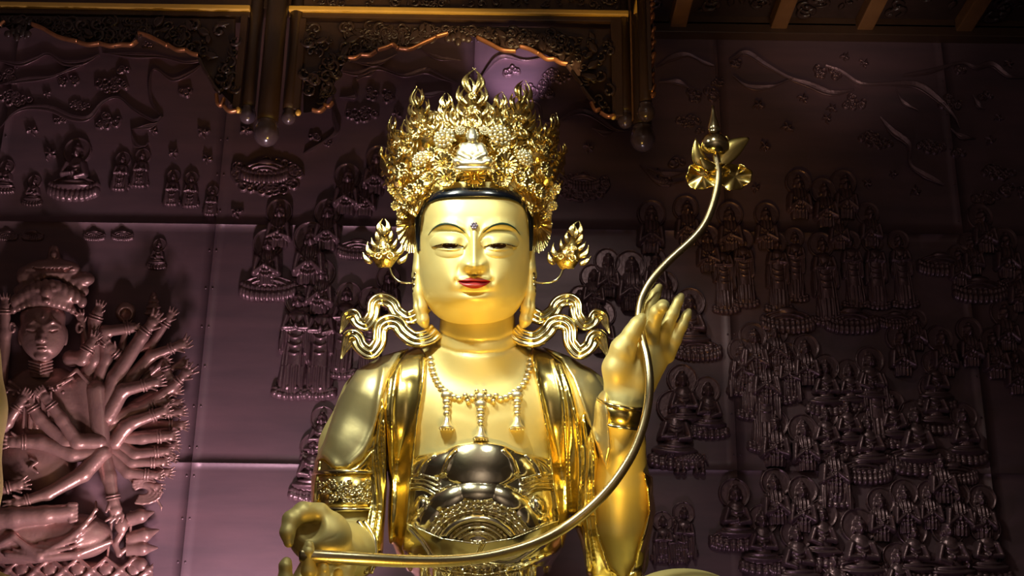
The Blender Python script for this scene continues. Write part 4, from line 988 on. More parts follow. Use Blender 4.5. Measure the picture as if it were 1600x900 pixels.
# filigree cap below the ornaments
xs_ = np.linspace(-1.25, 1.25, 170)[:, None]; ts = np.linspace(0, 1, 110)[None]
ang = xs_; X = 738+124*np.sin(ang)/math.sin(1.25)+0*ts
lowy = np.interp(X, [612, 628, 650, 664, 690, 741, 792, 818, 832, 850, 866], [300, 325, 340, 312, 295, 289, 295, 312, 340, 325, 300])
topy = np.interp(X, [612, 640, 668, 700, 738, 776, 806, 835, 866], [222, 205, 172, 178, 138, 172, 165, 195, 228])
Yc = lowy*(1-ts)+topy*ts; D = np.vectorize(cd)(X, Yc)+9
nz_ = np.zeros_like(X)
for k in range(420):
    a0, t0, s0 = RNG.uniform(0, 169), RNG.uniform(0, 109), RNG.uniform(1.2, 3.2)
    I = np.arange(170)[:, None]; J = np.arange(110)[None]; q = (I-a0)**2+(J-t0)**2; nz_ = np.maximum(nz_, 7*np.exp(-((np.sqrt(q)-s0)/1.0)**2))
D = D-nz_; Vc = toW(np.stack([X, Yc, D], -1).reshape(-1, 3)); obj('filigree_cap', Vc, gridfaces(170, 110), M['crown'], CR)
# rear half of the cap
bk = MB(); 
pts = [(math.sin(a), math.cos(a)) for a in np.linspace(math.pi/2, -math.pi/2, 20)]
V = [tuple(toW(np.array([[738+126*s_*q, 300-z*100, 20+100*c_*q]]))[0]) for z, q in ((0, .98), (.4, .98), (.8, .9), (1.2, .6), (1.35, .2)) for s_, c_ in pts]
obj('cap_back', V, gridfaces(5, 20), M['crown'], CR)
crs = random.Random(5)
def leaf(name, x0, yb, ya, hw, lean=0., parent=None, dd=None, levels=5, layers=2, core=True, ts_=1., TG=None, pw=1.):
    """flame leaf: a flat plate with tongues fanning from it; base (x0,yb), apex (x0,ya)"""
    TG = TG or TGN; H = yb-ya; hw0 = hw; hw = hw*pw; dx = lambda t: math.sin(lean)*H*t
    P = [(x0-hw*.35, yb), (x0-hw*.8, yb-H*.25), (x0-hw*.62+dx(.5), yb-H*.5), (x0-hw*.25+dx(.7), yb-H*.72), (x0+dx(.85), yb-H*.85), (x0+hw*.25+dx(.7), yb-H*.72), (x0+hw*.62+dx(.5), yb-H*.5), (x0+hw*.8, yb-H*.25), (x0+hw*.35, yb)]
    hw = hw0; f_ = (lambda x, y: cd(x, y)) if dd is None else (lambda x, y: dd)
    c = (x0+dx(.4), yb-H*.38); V = [(c[0], c[1], f_(*c)-7)]
    for (x, y) in P: V.append((x, y, f_(x, y)-1))
    for (x, y) in P: V.append((x, y, f_(x, y)+3))
    n = len(P); Fc = [(0, 1+i, 1+(i+1) % n) for i in range(n)]+[(1+i, 1+n+i, 1+n+(i+1) % n, 1+(i+1) % n) for i in range(n)]
    pl = obj(name, toW(np.array(V, float)), Fc, M['crown'], parent or CR)
    for ly in range(layers):
        for i in range(levels):
            t = i/(levels-1) if levels > 1 else 0
            for sg_ in (-1, 1):
                w_ = hw*(.80-.72*t)*(1-.25*ly); x = x0+sg_*w_+dx(t*.8); y = yb-H*(.10+.66*t)-ly*H*.03
                a = sg_*(.85-.65*t)*(1-.2*ly)+lean+crs.uniform(-.08, .08); L = H*(.34+.05*math.sin(i*2))*ts_*(1-.15*ly)
                inst('flame_tongue', TG[(i+ly) % 3], cframe(x, y, a, L, .1*ly, 2+6*ly, 1, sg_, None if dd is None else dd), pl)
    inst('flame_tongue', TG[0], cframe(x0+dx(.8), yb-H*.72, lean, H*.30, 0, 4, 1, 1, dd), pl)
    if core:
        for sg_ in (-1, 1):
            inst('scroll', CU, cframe(x0+sg_*2, yb-H*.30, sg_*.6+lean, hw*.62, 0, 8, 1, sg_, dd), pl); inst('scroll', CU, cframe(x0+sg_*1+dx(.5), yb-H*.52, sg_*.9+lean, hw*.42, 0, 7, 1, sg_, dd), pl)
        inst('rosette', RO[1], cframe(x0+dx(.4), yb-H*.36, 0, hw*.22, 0, 10, 1, 1, dd), pl)
    return pl
leaf('flame_leaf', 738, 236, 118, 42); leaf('flame_leaf', 662, 236, 144, 32, -.12); leaf('flame_leaf', 805, 232, 134, 36, .14)
leaf('flame_leaf', 632, 262, 186, 28, -.30); leaf('flame_leaf', 845, 258, 180, 28, .32); leaf('flame_leaf', 700, 220, 152, 22, -.05); leaf('flame_leaf', 775, 222, 150, 22, .1)
leaf('flame_leaf', 618, 292, 228, 18, -.45, levels=4); leaf('flame_leaf', 858, 290, 222, 18, .45, levels=4)
for (x, y, r_, k, l) in ((741, 276, 19, 0, 6), (699, 279, 17, 0, 5), (783, 279, 17, 0, 5), (693, 255, 18, 0, 8), (790, 257, 20, 0, 10), (717, 260, 11, 1, 7), (765, 260, 12, 1, 7), (741, 258, 8, 1, 9),
                      (694, 228, 15, 0, 7), (781, 226, 17, 0, 7), (655, 262, 15, 1, 6), (822, 262, 15, 1, 6), (672, 240, 11, 1, 6), (812, 240, 12, 0, 6), (628, 268, 14, 0, 6), (851, 266, 14, 0, 6),
                      (655, 292, 13, 1, 4), (828, 290, 13, 1, 4), (640, 300, 13, 0, 4), (842, 300, 13, 0, 4), (625, 240, 9, 1, 5), (852, 238, 9, 1, 5), (738, 150, 7, 1, 8), (738, 172, 8, 1, 9), (815, 280, 13, 2, 6), (668, 280, 13, 2, 6)):
    inst('rosette', RO[k], cframe(x, y, crs.uniform(0, 1), r_, -.1, l+9), CR)
for (x, y, r_) in ((694, 216, 17), (781, 212, 18), (655, 249, 13), (820, 247, 14), (738, 212, 10), (757, 204, 8), (719, 204, 8)): inst('pearl_cluster', PE, cframe(x, y, 0, r_, 0, 20, 1, 1), CR)
for k in range(60):
    x = crs.uniform(616, 862); y = crs.uniform(205, 305)
    if 636 < x < 842 and y > 268: continue
    inst('scroll', CU, cframe(x, y, crs.uniform(-3, 3), crs.uniform(9, 15), 0, crs.uniform(1, 5), 1, crs.choice((-1, 1))), CR)
for k in range(50):
    x = crs.uniform(624, 854); y = crs.uniform(185, 235); inst('flame_tongue', TG[k % 3], cframe(x, y, (x-738)/120*.9+crs.uniform(-.3, .3), crs.uniform(14, 22), 0, crs.uniform(1, 6), 1, 1 if x > 738 else -1), CR)
# small seated figure in the middle
f = Field((700, 190, -160), (778, 278, -90), 1.3); z0 = -118
f.ell((738, 214, z0-4), (8, 10, 8), 3); f.ell((738, 205, z0-2), (6, 5, 6), 3); f.ell((738, 236, z0), (15, 16, 9), 4); f.ell((738, 254, z0-2), (29, 8, 12), 4)
for sg_ in (-1, 1): f.cap([(738+sg_*13, 228, z0, 5.5), (738+sg_*19, 240, z0-3, 5), (738+sg_*5, 247, z0-10, 4)], 3); f.ell((738+sg_*24, 251, z0-4), (8, 6, 9), 3)
f.ell((738, 262, z0+2), (30, 6, 14), 2)
for q in range(3): f.cap([(728, 230+q*5, z0-9, 1), (738, 233+q*5, z0-11, 1), (748, 230+q*5, z0-9, 1)], 1.5, 'sub')
for q in (-1, 1): f.cap([(738+q*3.5, 213, z0-11, .9), (738+q*5, 213.5, z0-10.5, .9)], 1, 'sub')
f.cap([(736, 219, z0-11, .8), (740, 219, z0-11, .8)], 1, 'sub')
fieldobj('seated_figure', f, M['silver'], CR, Y0-.03)
inst('flame_tongue', TG[0], cframe(731, 202, -.15, 26, 0, 12, 1.2, -1), CR); inst('flame_tongue', TG[0], cframe(745, 202, .15, 26, 0, 12, 1.2, 1), CR)
# fluted fans at the temples
for sg_ in (-1, 1):
    nr, na = 12, 90; V = []
    for i in range(nr):
        r_ = i/(nr-1)
        for k in range(na):
            a = 2*math.pi*k/na; fl_ = abs(math.cos(a*11)); x = 741+sg_*98+sg_*24*r_*math.cos(a)*(1-.05*(1-fl_)); y = 350+46*r_*math.sin(a)*(1-.05*(1-fl_))
            V.append((x, y, 6-10*math.exp(-(r_/.2)**2)-7*r_-3.5*fl_*(r_ > .2)+(x-741)*sg_*.25-22))
    obj('fluted_fan', toW(np.array(V)), gridfaces(nr, na, True), M['crown'], CR)
    V, Fc = tube(toW(smoothpts([(741+sg_*139, 282, 0), (741+sg_*128, 300, -14), (741+sg_*116, 326, -20)], 14)), [.008, .022, .034, .03], 8, .6); obj('spike', V, Fc, M['crown'], CR)
    for (x, y, r_) in ((122, 322, 7), (112, 334, 8), (118, 305, 8), (104, 312, 9), (126, 296, 8)): inst('rosette', RO[1], cframe(741+sg_*x, y, 0, r_*1.3, 0, 0, 1, 1, -30), CR)
    # flame ornament on a wire
    lx, ly = (601, 418) if sg_ < 0 else (886, 420)
    lf = leaf('flame_ornament', lx, ly, 350 if sg_ < 0 else 353, 25, -.03 if sg_ < 0 else .22, None, -14, 5, 1, True, 1.0, TGW, 1.15)
    wp = [(608, 416, -12), (613, 430, -10), (624, 440, -8), (640, 442, -6), (655, 440, -4)] if sg_ < 0 else [(880, 420, -12), (874, 433, -10), (864, 440, -8), (848, 442, -6), (828, 440, -4)]
    V, Fc = tube(toW(smoothpts(wp, 24)), .0095, 6); obj('wire', V, Fc, M['ribbon'], lf)
    mb = MB()
    for q, (y, r_) in enumerate(((428, 4), (436, 5), (446, 4.5), (455, 5.5), (464, 4), (472, 3.5))):
        mb.ball(toW(np.array([[741+sg_*(91+2*math.sin(q)), y, -14]]))[0], (r_*.0055, .022, r_*.0058), 10, 7)
    mb.obj('ear_pendant', M['ribbon'], CR)
    # curling ribbons behind the shoulders
    s_ = lambda x: x if sg_ < 0 else 1482-x+2
    for strand, wd, dz in (([(664, 478), (655, 489), (636, 497), (620, 487), (612, 474), (597, 468), (585, 474), (582, 492), (571, 507), (559, 503), (553, 492), (542, 496), (537, 508), (531, 522)], 12, 0),
                           ([(683, 515), (671, 526), (648, 530), (630, 518), (621, 506), (607, 503), (595, 512), (592, 535), (579, 550), (564, 542), (557, 528), (548, 526), (541, 540), (532, 562)], 13.5, -8)):
        n = 110; Pp = smoothpts(strand, n); T = np.gradient(Pp, axis=0); T /= np.linalg.norm(T, axis=1)[:, None]; N = np.stack([-T[:, 1], T[:, 0]], 1)
        u_ = np.linspace(0, 1, n); wdt = wd*np.where(u_ < .85, 1-.15*u_, .87*(1-u_)/.15+.06)
        K = np.linspace(-1, 1, 17); V = []; hh = []
        for i in range(n):
            for k in K:
                V.append((s_(Pp[i, 0]+N[i, 0]*wdt[i]*k), Pp[i, 1]+N[i, 1]*wdt[i]*k, 0+dz-5*abs(math.cos(k*math.pi*1.5))**.8-5*(1-abs(k))*0-10*math.sin(u_[i]*12)*.6-3*k))
        nF = len(V); V += [(a, b_, c_+7) for a, b_, c_ in V]; Q = gridfaces(n, 17)
        rim = [i*17 for i in range(n)]+[(n-1)*17+j for j in range(1, 17)]+[i*17+16 for i in range(n-2, -1, -1)]+[j for j in range(15, 0, -1)]
        side = np.array([[rim[k], rim[(k+1) % len(rim)], nF+rim[(k+1) % len(rim)], nF+rim[k]] for k in range(len(rim))])
        obj('crown_ribbon', toW(np.array(V)), np.vstack([Q, (Q+nF)[:, ::-1], side]), M['ribbon'], CR)
# ================================================================== CANOPY
YC = 11.3
def zC(px, py, Y=YC): return W(px, py, Y).z
def xC(px, py, Y=YC): return W(px, py, Y).x
CN = empty('carved_canopy', (xC(420, 20), YC, zC(420, 24))); tag(CN, 'dark carved wooden canopy frame with gilt moulding hanging before the copper wall', 'canopy')
zg = zC(200, 18)            # underside of the gilt moulding
sc = .0062
xR = xC(1000, 30); xL = -5.5
def bb(name, x0, x1, y0, y1, z0, z1, m, p=CN, b=.008): return MB().bevbox(x0, x1, y0, y1, z0, z1, b).obj(name, m, p, False)
xa, xb = xC(392, 20), xC(452, 22)
bb('top_beam', xL, xR, YC-.02, YC+.16, zg+8*sc, zg+.5, M['wood'])
for (x0, x1) in ((xL, xa), (xb, xR-.12)):
    bb('gilt_moulding', x0, x1, YC-.07, YC+.10, zg, zg+9*sc, M['gilt'], b=.012); bb('lower_rail', x0, x1, YC-.03, YC+.10, zg-9*sc, zg, M['wood'])
# second carved row above
for k in range(26):
    x = xb+.12+k*.128
mbz = MB()
def posts(px, top, items):
    for (x, ytop, ybot, r_, fr_, dy) in items:
        Yq = YC+dy; X0 = xC(x, ybot, Yq); z0, z1 = zC(x, ybot, Yq), zg+.3
        p = MB().lathe((X0, Yq, 0), [(r_*sc*.96, z0), (r_*sc, z0+.05), (r_*sc, z1)], 20).obj('post', M['wood'], CN)
        R_ = fr_*sc; MB().lathe((X0, Yq, z0-R_*2.1), [(.001, 0), (R_*.35, R_*.05), (R_*.72, R_*.3), (R_*.95, R_*.7), (R_, R_*1.05), (R_*.93, R_*1.5), (R_*.75, R_*1.85), (R_*.8, R_*1.95), (R_*.8, R_*2.05), (R_*.6, R_*2.2)], 24).obj('finial', M['finial'], p)
posts(0, 0, [(418, 30, 190, 17, 20, -.12), (388, 30, 168, 11, 13.5, 0), (452, 30, 172, 11, 12, 0), (1004, 20, 198, 15, 20, -.02), (977, 30, 176, 11, 13, .03), (1009, 10, 163, 10, 14, -.42)])
def strip(name, x0, x1, y0, y1, m, Y=YC, dy=.05, p=CN): return bb(name, xC(x0, (y0+y1)/2, Y), xC(x1, (y0+y1)/2, Y), Y-dy, Y+dy, zC((x0+x1)/2, y1, Y), zC((x0+x1)/2, y0, Y), m, p)
# scroll-carved fringe panels
def fscroll(turns, w=.2):
    sp = [((1-.8*t)*math.cos(t*turns*6.28), (1-.8*t)*math.sin(t*turns*6.28), .05*t) for t in np.linspace(0, 1, 16)]
    V, Fc = tube(np.array(sp), [w*.5, w, w*.9, w*.7, w*1.3], 6); V = [(a, c, b_) for a, b_, c in V]; return meshdata('carved_scroll', V, Fc, M['carve'])
FS = [fscroll(1.2), fscroll(.9, .26)]
V = []
for i in range(9):
    t = i/8; w_ = .34*math.sin(math.pi*min(.97, .06+t))**.8; V += [(-w_, -.0, t-.5), (-w_*.4, -.12, t-.5), (0, -.05, t-.5), (w_*.4, -.12, t-.5), (w_, 0, t-.5), (0, .08, t-.5)]
FL = meshdata('carved_leaf', V, gridfaces(9, 6, True), M['carve'])
frs = random.Random(21)
def fringe(top, bot, xr, lit, Y=YC, count=90):
    """top / bot: photo-pixel outline curves of a pierced spandrel"""
    xs_ = np.linspace(xr[0], xr[1], 90); bt = np.interp(xs_, [p[0] for p in bot], [p[1] for p in bot]); tp = np.interp(xs_, [p[0] for p in top], [p[1] for p in top])
    # thin pierced ground board
    P = []
    fr0 = empty_part('fringe_panel', xs_, tp, bt, Y)
    n = 0; tries = 0
    while n < count and tries < 5000:
        tries += 1; x = frs.uniform(*xr); i = int((x-xr[0])/(xr[1]-xr[0])*89); 
        lo_, hi_ = tp[i]+5, bt[i]-6
        if hi_ < lo_: continue
        y = frs.uniform(lo_, hi_); s_ = frs.uniform(8, 13)*sc*min(1, .55+(hi_-lo_)/60)
        p = W(x, y, Y-.035-frs.uniform(0, .03)); k = frs.choice((0, 1, 1, 2)); me = (FS+[FL])[k]; s2 = s_*(1.9 if k == 2 else 1)
        inst(me.name.split('.')[0], me, Matrix.Translation(p)@Matrix.Rotation(frs.uniform(0, 6.28), 4, 'Y')@Matrix.Diagonal((s2*frs.choice((-1, 1)), s2, s2, 1)), fr0); n += 1
    # cloud-edged lip
    for pts, m in lit:
        Q = smoothpts(pts, max(16, len(pts)*6)); V, Fc = tube(Wn(Q[:, 0], Q[:, 1], Y-.05), .020, 8, 1.8); obj('edge_lip', V, Fc, M[m], fr0)
def empty_part(name, xs_, tp, bt, Y):
    V = []; n = len(xs_)
    for Yq in (Y-.02, Y+.03):
        for x, a, b_ in zip(xs_, tp, bt): V += [tuple(W(x, a, Yq)), tuple(W(x, (a+b_)/2, Yq)), tuple(W(x, b_, Yq))]
    Q = gridfaces(n, 3); m = n*3; bot_ = np.array([[i*3+2, (i+1)*3+2, m+(i+1)*3+2, m+i*3+2] for i in range(n-1)]); ends = [[0, 1, m+1, m], [1, 2, m+2, m+1], [(n-1)*3, (n-1)*3+1, m+(n-1)*3+1, m+(n-1)*3], [(n-1)*3+1, (n-1)*3+2, m+(n-1)*3+2, m+(n-1)*3+1]]
    return obj(name, V, np.vstack([Q, (Q+m)[:, ::-1], bot_, ends]), M['carve'], CN, False)
A_bot = [(-60, 52), (0, 44), (10, 42), (30, 62), (48, 45), (60, 40), (75, 46), (95, 60), (125, 68), (155, 70), (185, 71), (205, 66), (214, 54), (240, 60), (262, 68), (285, 78), (308, 86), (318, 104), (330, 122), (342, 140), (350, 150), (372, 172)]
fringe([(-60, 24), (0, 24), (372, 30)], A_bot, (-58, 368), [([(50, 38), (66, 44), (92, 58), (122, 65)], 'lip_copper'), ([(122, 66), (138, 70), (156, 68)], 'lip_copper'), ([(156, 68), (172, 72), (190, 70), (205, 70), (214, 64)], 'lip_copper'),
        ([(216, 52), (228, 55), (248, 64), (262, 72)], 'lip_copper'), ([(262, 70), (276, 78), (290, 78)], 'lip_copper'), ([(290, 78), (300, 84), (310, 86)], 'lip_copper'), ([(312, 92), (318, 106), (328, 122)], 'carve'), ([(328, 122), (336, 136), (344, 145)], 'carve'), ([(338, 148), (340, 162), (346, 164), (350, 154)], 'lip_copper'), ([(350, 166), (358, 174), (370, 173)], 'lip_copper'), ([(0, 40), (8, 34)], 'lip_copper')], count=180)
B_bot = [(472, 176), (482, 176), (497, 170), (510, 160), (518, 140), (528, 118), (538, 100), (545, 93), (560, 88), (580, 86), (592, 78), (612, 72), (625, 78), (650, 74), (670, 66), (690, 56), (700, 52), (715, 66), (730, 54), (742, 58), (760, 66), (785, 78), (805, 80), (815, 72), (840, 80), (862, 90), (884, 100), (896, 112), (908, 130), (920, 144), (930, 162), (945, 178), (956, 180)]
fringe([(472, 34), (956, 46)], B_bot, (474, 956), [([(544, 91), (556, 90), (564, 86)], 'lip_copper'), ([(564, 86), (578, 86), (588, 80)], 'lip_copper'), ([(590, 78), (604, 74), (614, 70), (622, 76)], 'lip_copper'), ([(622, 76), (640, 77), (660, 68), (682, 58)], 'lip_copper'), ([(682, 57), (700, 52)], 'lip_copper'), ([(745, 58), (765, 68), (785, 78), (806, 80)], 'lip_copper'), ([(812, 72), (826, 76), (842, 84)], 'lip_copper'),
        ([(842, 84), (854, 92), (866, 92)], 'lip_copper'), ([(866, 92), (876, 98), (887, 100)], 'lip_copper'), ([(887, 102), (898, 118), (910, 134)], 'carve'), ([(910, 136), (918, 148), (930, 162)], 'carve'), ([(924, 160), (930, 172), (938, 170)], 'lip_copper'), ([(938, 176), (950, 182), (960, 180)], 'lip_copper'), ([(488, 172), (500, 174), (508, 168)], 'lip_copper'), ([(506, 164), (514, 166), (520, 160)], 'lip_copper')], count=290)
for (x, y) in ((28, 52), (716, 60)):
    mb = MB(); p = W(x, y, YC-.05)
    for q in range(5): mb.ball((p.x+(q-2)*.05, p.y, p.z-.02*abs(2-q)+.03), (.04, .03, .06-.01*abs(q-2)), 8, 6)
    mb.ball((p.x, p.y-.01, p.z-.05), (.035, .03, .05), 8, 6); mb.obj('carved_pendant', M['carve'], CN)
for (x0, x1, y0, y1) in ((371, 382, 28, 172), (463, 474, 32, 174), (955, 972, 34, 184)): strip('frame_stile', x0, x1, y0, y1, M['wood'])
strip('frame_stile', 985, 1000, 20, 190, M['woodwarm'], YC, .04)
for (x, y) in ((372, 172), (466, 176), (958, 182)): MB().ball(W(x, y, YC-.04), (.03, .03, .035), 8, 6).obj('gilt_stud', M['gilt'], CN)
# side return of the canopy coming towards the hall
xq = xC(1012, 100)
bb('side_beam', xq-.10, xq+.02, YC-3.2, YC, zg+2*sc, zg+.4, M['woodwarm'])
bb('side_moulding', xq-.14, xq-.10, YC-3.2, YC-.02, zg, zg+.06, M['gilt'])
sp_ = MB()
for k in range(16):
    t = k/15; y = YC-.45+0*t; z0 = zC(1015, 150, YC-.42)+(zg-zC(1015, 150, YC-.42))*t
    for q in range(2):
        r_ = frs.uniform(.03, .05); c = W(1017+frs.uniform(-4, 4), 150-150*t, YC-.42); pts = [(c.x+.02*math.sin(a), c.y+r_*math.cos(a), c.z+r_*math.sin(a)) for a in np.linspace(0, 5, 10)]
        sp_.tube(np.array(pts), .014, 6)
o = sp_.obj('side_carving', M['lip_copper'], CN); o['kind'] = 'stuff'
for k in range(9):
    c = W(1020, 145-k*17, YC-.40); MB().ball(c, (.018, .05, .05), 8, 6).obj('carved_leaf', M['lip_copper'] if k % 2 else M['carve'], CN)
bb('side_board', xC(1010, 100, YC-.4), xC(1016, 100, YC-.4), YC-.52, YC-.3, zC(1015, 148, YC-.42), zg+.1, M['carve'])
# upper carved frieze glimpsed above the beam
FZ = bb('upper_frieze', xb+.2, xR-.14, YC+.0, YC+.1, zC(700, 12)+.02, zC(700, -30), M['carve'])
for k in range(70):
    x = frs.uniform(485, 975); p = W(x, frs.uniform(-12, 8)+(x-485)*.012, YC-.05); k3 = frs.choice((0, 1, 2)); me = (FS+[FL])[k3]; s_ = frs.uniform(.04, .06)
    inst(me.name.split('.')[0], me, Matrix.Translation(p)@Matrix.Rotation(frs.uniform(0, 6.28), 4, 'Y')@Matrix.Diagonal((s_, s_, s_, 1)), FZ)

# ================================================================== CEILING (coffered, seen at the upper right)
ceil_ = MB().box(-9, 9, -6, 13, ZC+.32, ZC+.5).obj('ceiling', M['hallwall'], None, False); tag(ceil_, kind='structure')
x0c = W(1000, 60, YW).x
MB().bevbox(x0c-3, 9, YW-.16, YW, ZC, ZC+.14, .01).obj('cornice', M['wood'], ceil_, False)
MB().bevbox(x0c-3, 9, YW-.12, YW, ZC+.14, ZC+.22, .01).obj('cornice', M['carve'], ceil_, False)
bx_ = [W(p, 50, YW).x for p in (1057, 1212, 1345, 1498, 1640)]
for i, x in enumerate([W(900, 50, YW).x]+bx_): MB().bevbox(x-.09, x+.09, 6.0, YW-.10, ZC+.06, ZC+.30, .015).obj('ceiling_beam', M['woodwarm'], ceil_, False)
allx = [W(900, 50, YW).x]+bx_
for i in range(len(allx)-1):
    xa_, xb_ = allx[i]+.09, allx[i+1]-.09
    for (ya_, yb_) in ((YW-1.35, YW-.16), (YW-2.6, YW-1.45)):
        cp = MB().bevbox(xa_, xb_, ya_, yb_, ZC+.20, ZC+.26, .01).obj('coffer_panel', M['carve'], ceil_, False)
        MB().bevbox(xa_, xb_, yb_, yb_+.10, ZC+.10, ZC+.30, .01).obj('ceiling_batten', M['wood'], ceil_, False)
        for k in range(22):
            p = Vector((frs.uniform(xa_+.12, xb_-.12), frs.uniform(ya_+.12, yb_-.15), ZC+.18)); s_ = frs.uniform(.07, .13); k3 = frs.choice((0, 1, 2, 2)); me = (FS+[FL])[k3]
            inst(me.name.split('.')[0], me, Matrix.Translation(p)@Matrix.Rotation(frs.uniform(0, 6.28), 4, 'Z')@Matrix.Rotation(R(90), 4, 'X')@Matrix.Diagonal((s_, -s_, s_*1.4, 1)), cp)
# ================================================================== THOUSAND-ARMED RELIEF SCULPTURE (at the left)
WS = .00668
BR = empty('many_armed_relief', tuple(W(80, 880, YW-.1))); tag(BR, 'deep copper relief of a crowned many-armed seated figure on the wall at left', 'relief sculpture')
def bobj(name, f, m=None, back=6): return fieldobj(name, f, m or M['bigrelief'], BR, YW-.075, WS, back)
def fl3(lo, hi, h=1.7): return Field((lo[0], lo[1], -75), (hi[0], hi[1], 8), h)
# head
f = fl3((12, 470), (122, 590), 1.2); hx = 67
f.ell((hx, 522, -24), (37, 40, 30), 6); f.ell((hx, 540, -30), (25, 22, 24), 8); f.ell((hx, 496, -20), (36, 24, 26), 6)
f.cap([(hx-1, 510, -50, 2.5), (hx-2, 522, -55, 3.5), (hx-3, 530, -57, 5)], 4); f.ell((hx-7, 531, -53), (4, 3.5, 3), 3); f.ell((hx+2, 531, -53), (4, 3.5, 3), 3)
for s in (-1, 1):
    f.cap([(hx+s*6, 508, -50, 2), (hx+s*15, 502, -49, 2), (hx+s*26, 509, -42, 1.6)], 4); f.ell((hx+s*16-1, 514, -44), (10, 5.5, 6), 3); f.cap([(hx+s*8-1, 517, -51, 1), (hx+s*16-1, 518.5, -51, 1.2), (hx+s*24-1, 516, -46, 1)], 1.5, 'sub')
    f.ell((hx+s*35, 525, -16), (4.5, 15, 8), 3)
f.ell((hx-5, 541, -53), (5, 2.4, 3.5), 2); f.ell((hx+1, 541, -53), (5, 2.4, 3.5), 2); f.ell((hx-2, 546, -53), (6.5, 2.6, 4), 2); f.cap([(hx-9, 543.2, -55, .9), (hx+5, 543.2, -55, .9)], 1, 'sub'); f.ell((hx-2, 556, -46), (11, 7, 7), 5)
f.ell((hx, 495, -48), (2, 2, 2), 1)
f.cap([(hx-3, 556, -14, 17), (hx-3, 590, -10, 18)], 4)
for q in range(4): f.cap([(hx-22, 564+q*5, -24, 1.6), (hx-4, 569+q*5, -33, 1.9), (hx+15, 564+q*5, -24, 1.6)], 1.2)
bobj('head', f)
# crown in tiers
f = fl3((0, 370), (160, 500), 1.4)
for i in range(13):
    t = -1+2*i/12; f.ell((hx+t*46, 484-12*(1-t*t), -34+10*t*t), (6, 7, 8), 2)
f.ell((75, 462, -24), (48, 22, 20), 6)
for i in range(12): t = -1+2*i/11; f.ell((76+t*52, 468-22*math.cos(t*1.4)+6*abs(t), -36+8*t*t), (8, 11, 8), 2); f.ell((80+t*50, 446-22*math.cos(t*1.3)+14*abs(t), -28+8*t*t), (9, 9, 8), 2)
f.ell((72, 456, -44), (9, 12, 9), 3); f.ell((72, 470, -46), (6, 5, 7), 2); f.ell((60, 452, -40), (6, 5, 5), 2); f.ell((84, 452, -40), (6, 5, 5), 2)
f.ell((82, 420, -20), (44, 16, 18), 6); f.ell((38, 432, -18), (13, 16, 14), 4); f.ell((130, 436, -18), (18, 12, 14), 4)
for i in range(9): t = -1+2*i/8; f.cap([(82+t*12, 424, -38, 2), (82+t*40, 412+12*t*t, -30, 2)], 2, 'sub')
f.cap([(84, 408, -16, 11), (84, 392, -16, 9)], 4); f.ell((84, 398, -26), (5, 7, 5), 2)
bobj('crown', f)
for (x, y, r_) in ((19, 512, 7), (124, 512, 7)):
    P = np.array([(x+r_*.6*math.cos(a), y+r_*math.sin(a), -22) for a in np.linspace(0, 6.1, 16)]); V, Fc = tube(toW(P, YW-.06, WS), .016, 6); obj('earring', V, Fc, M['bigrelief'], BR)
# torso, cloak and folded legs
f = fl3((-70, 575), (240, 905), 2.0)
f.ell((70, 640, -4), (75, 70, 24), 12); f.ell((60, 720, -4), (62, 60, 26), 14); f.cap([(130, 600, -6, 22), (150, 680, -10, 20), (152, 700, -12, 16)], 8)
f.ell((58, 652, -24), (22, 40, 8), 4)
for q in range(5): f.cap([(38+q*9, 622, -32, 2.4), (36+q*10, 668, -32, 2.6)], 2)
f.cap([(15, 596, -26, 3.5), (40, 616, -32, 3.5), (70, 616, -32, 3.5), (112, 590, -24, 3.5)], 3)
f.ell((20, 840, -12), (150, 44, 32), 10); f.ell((120, 838, -16), (56, 36, 34), 8)
f.cap([(-60, 812, -36, 20), (20, 808, -44, 17), (70, 804, -46, 14), (108, 800, -44, 13)], 6)
for q in range(5): f.cap([(108+q*.5, 789+q*6.2, -50, 4.2), (119, 788+q*6, -50, 3.6)], 2)
for q in range(6): f.cap([(20+q*14, 858-q*3, -44, 2.2), (60+q*12, 866-q*6, -52, 3.0), (110+q*8, 856-q*12, -53, 3.0), (150, 838-q*11, -34, 2)], 3)
f.cap([(10, 866, -44, 5), (60, 872, -48, 6), (120, 866, -46, 6), (172, 846, -34, 5)], 4); f.cap([(-20, 860, -40, 6), (20, 838, -50, 5), (60, 868, -48, 6)], 6)
f.cap([(48, 716, -32, 2.6), (58, 722, -34, 2.6), (46, 730, -34, 2.6), (58, 738, -34, 2.6)], 1)
bobj('body_and_robe', f)
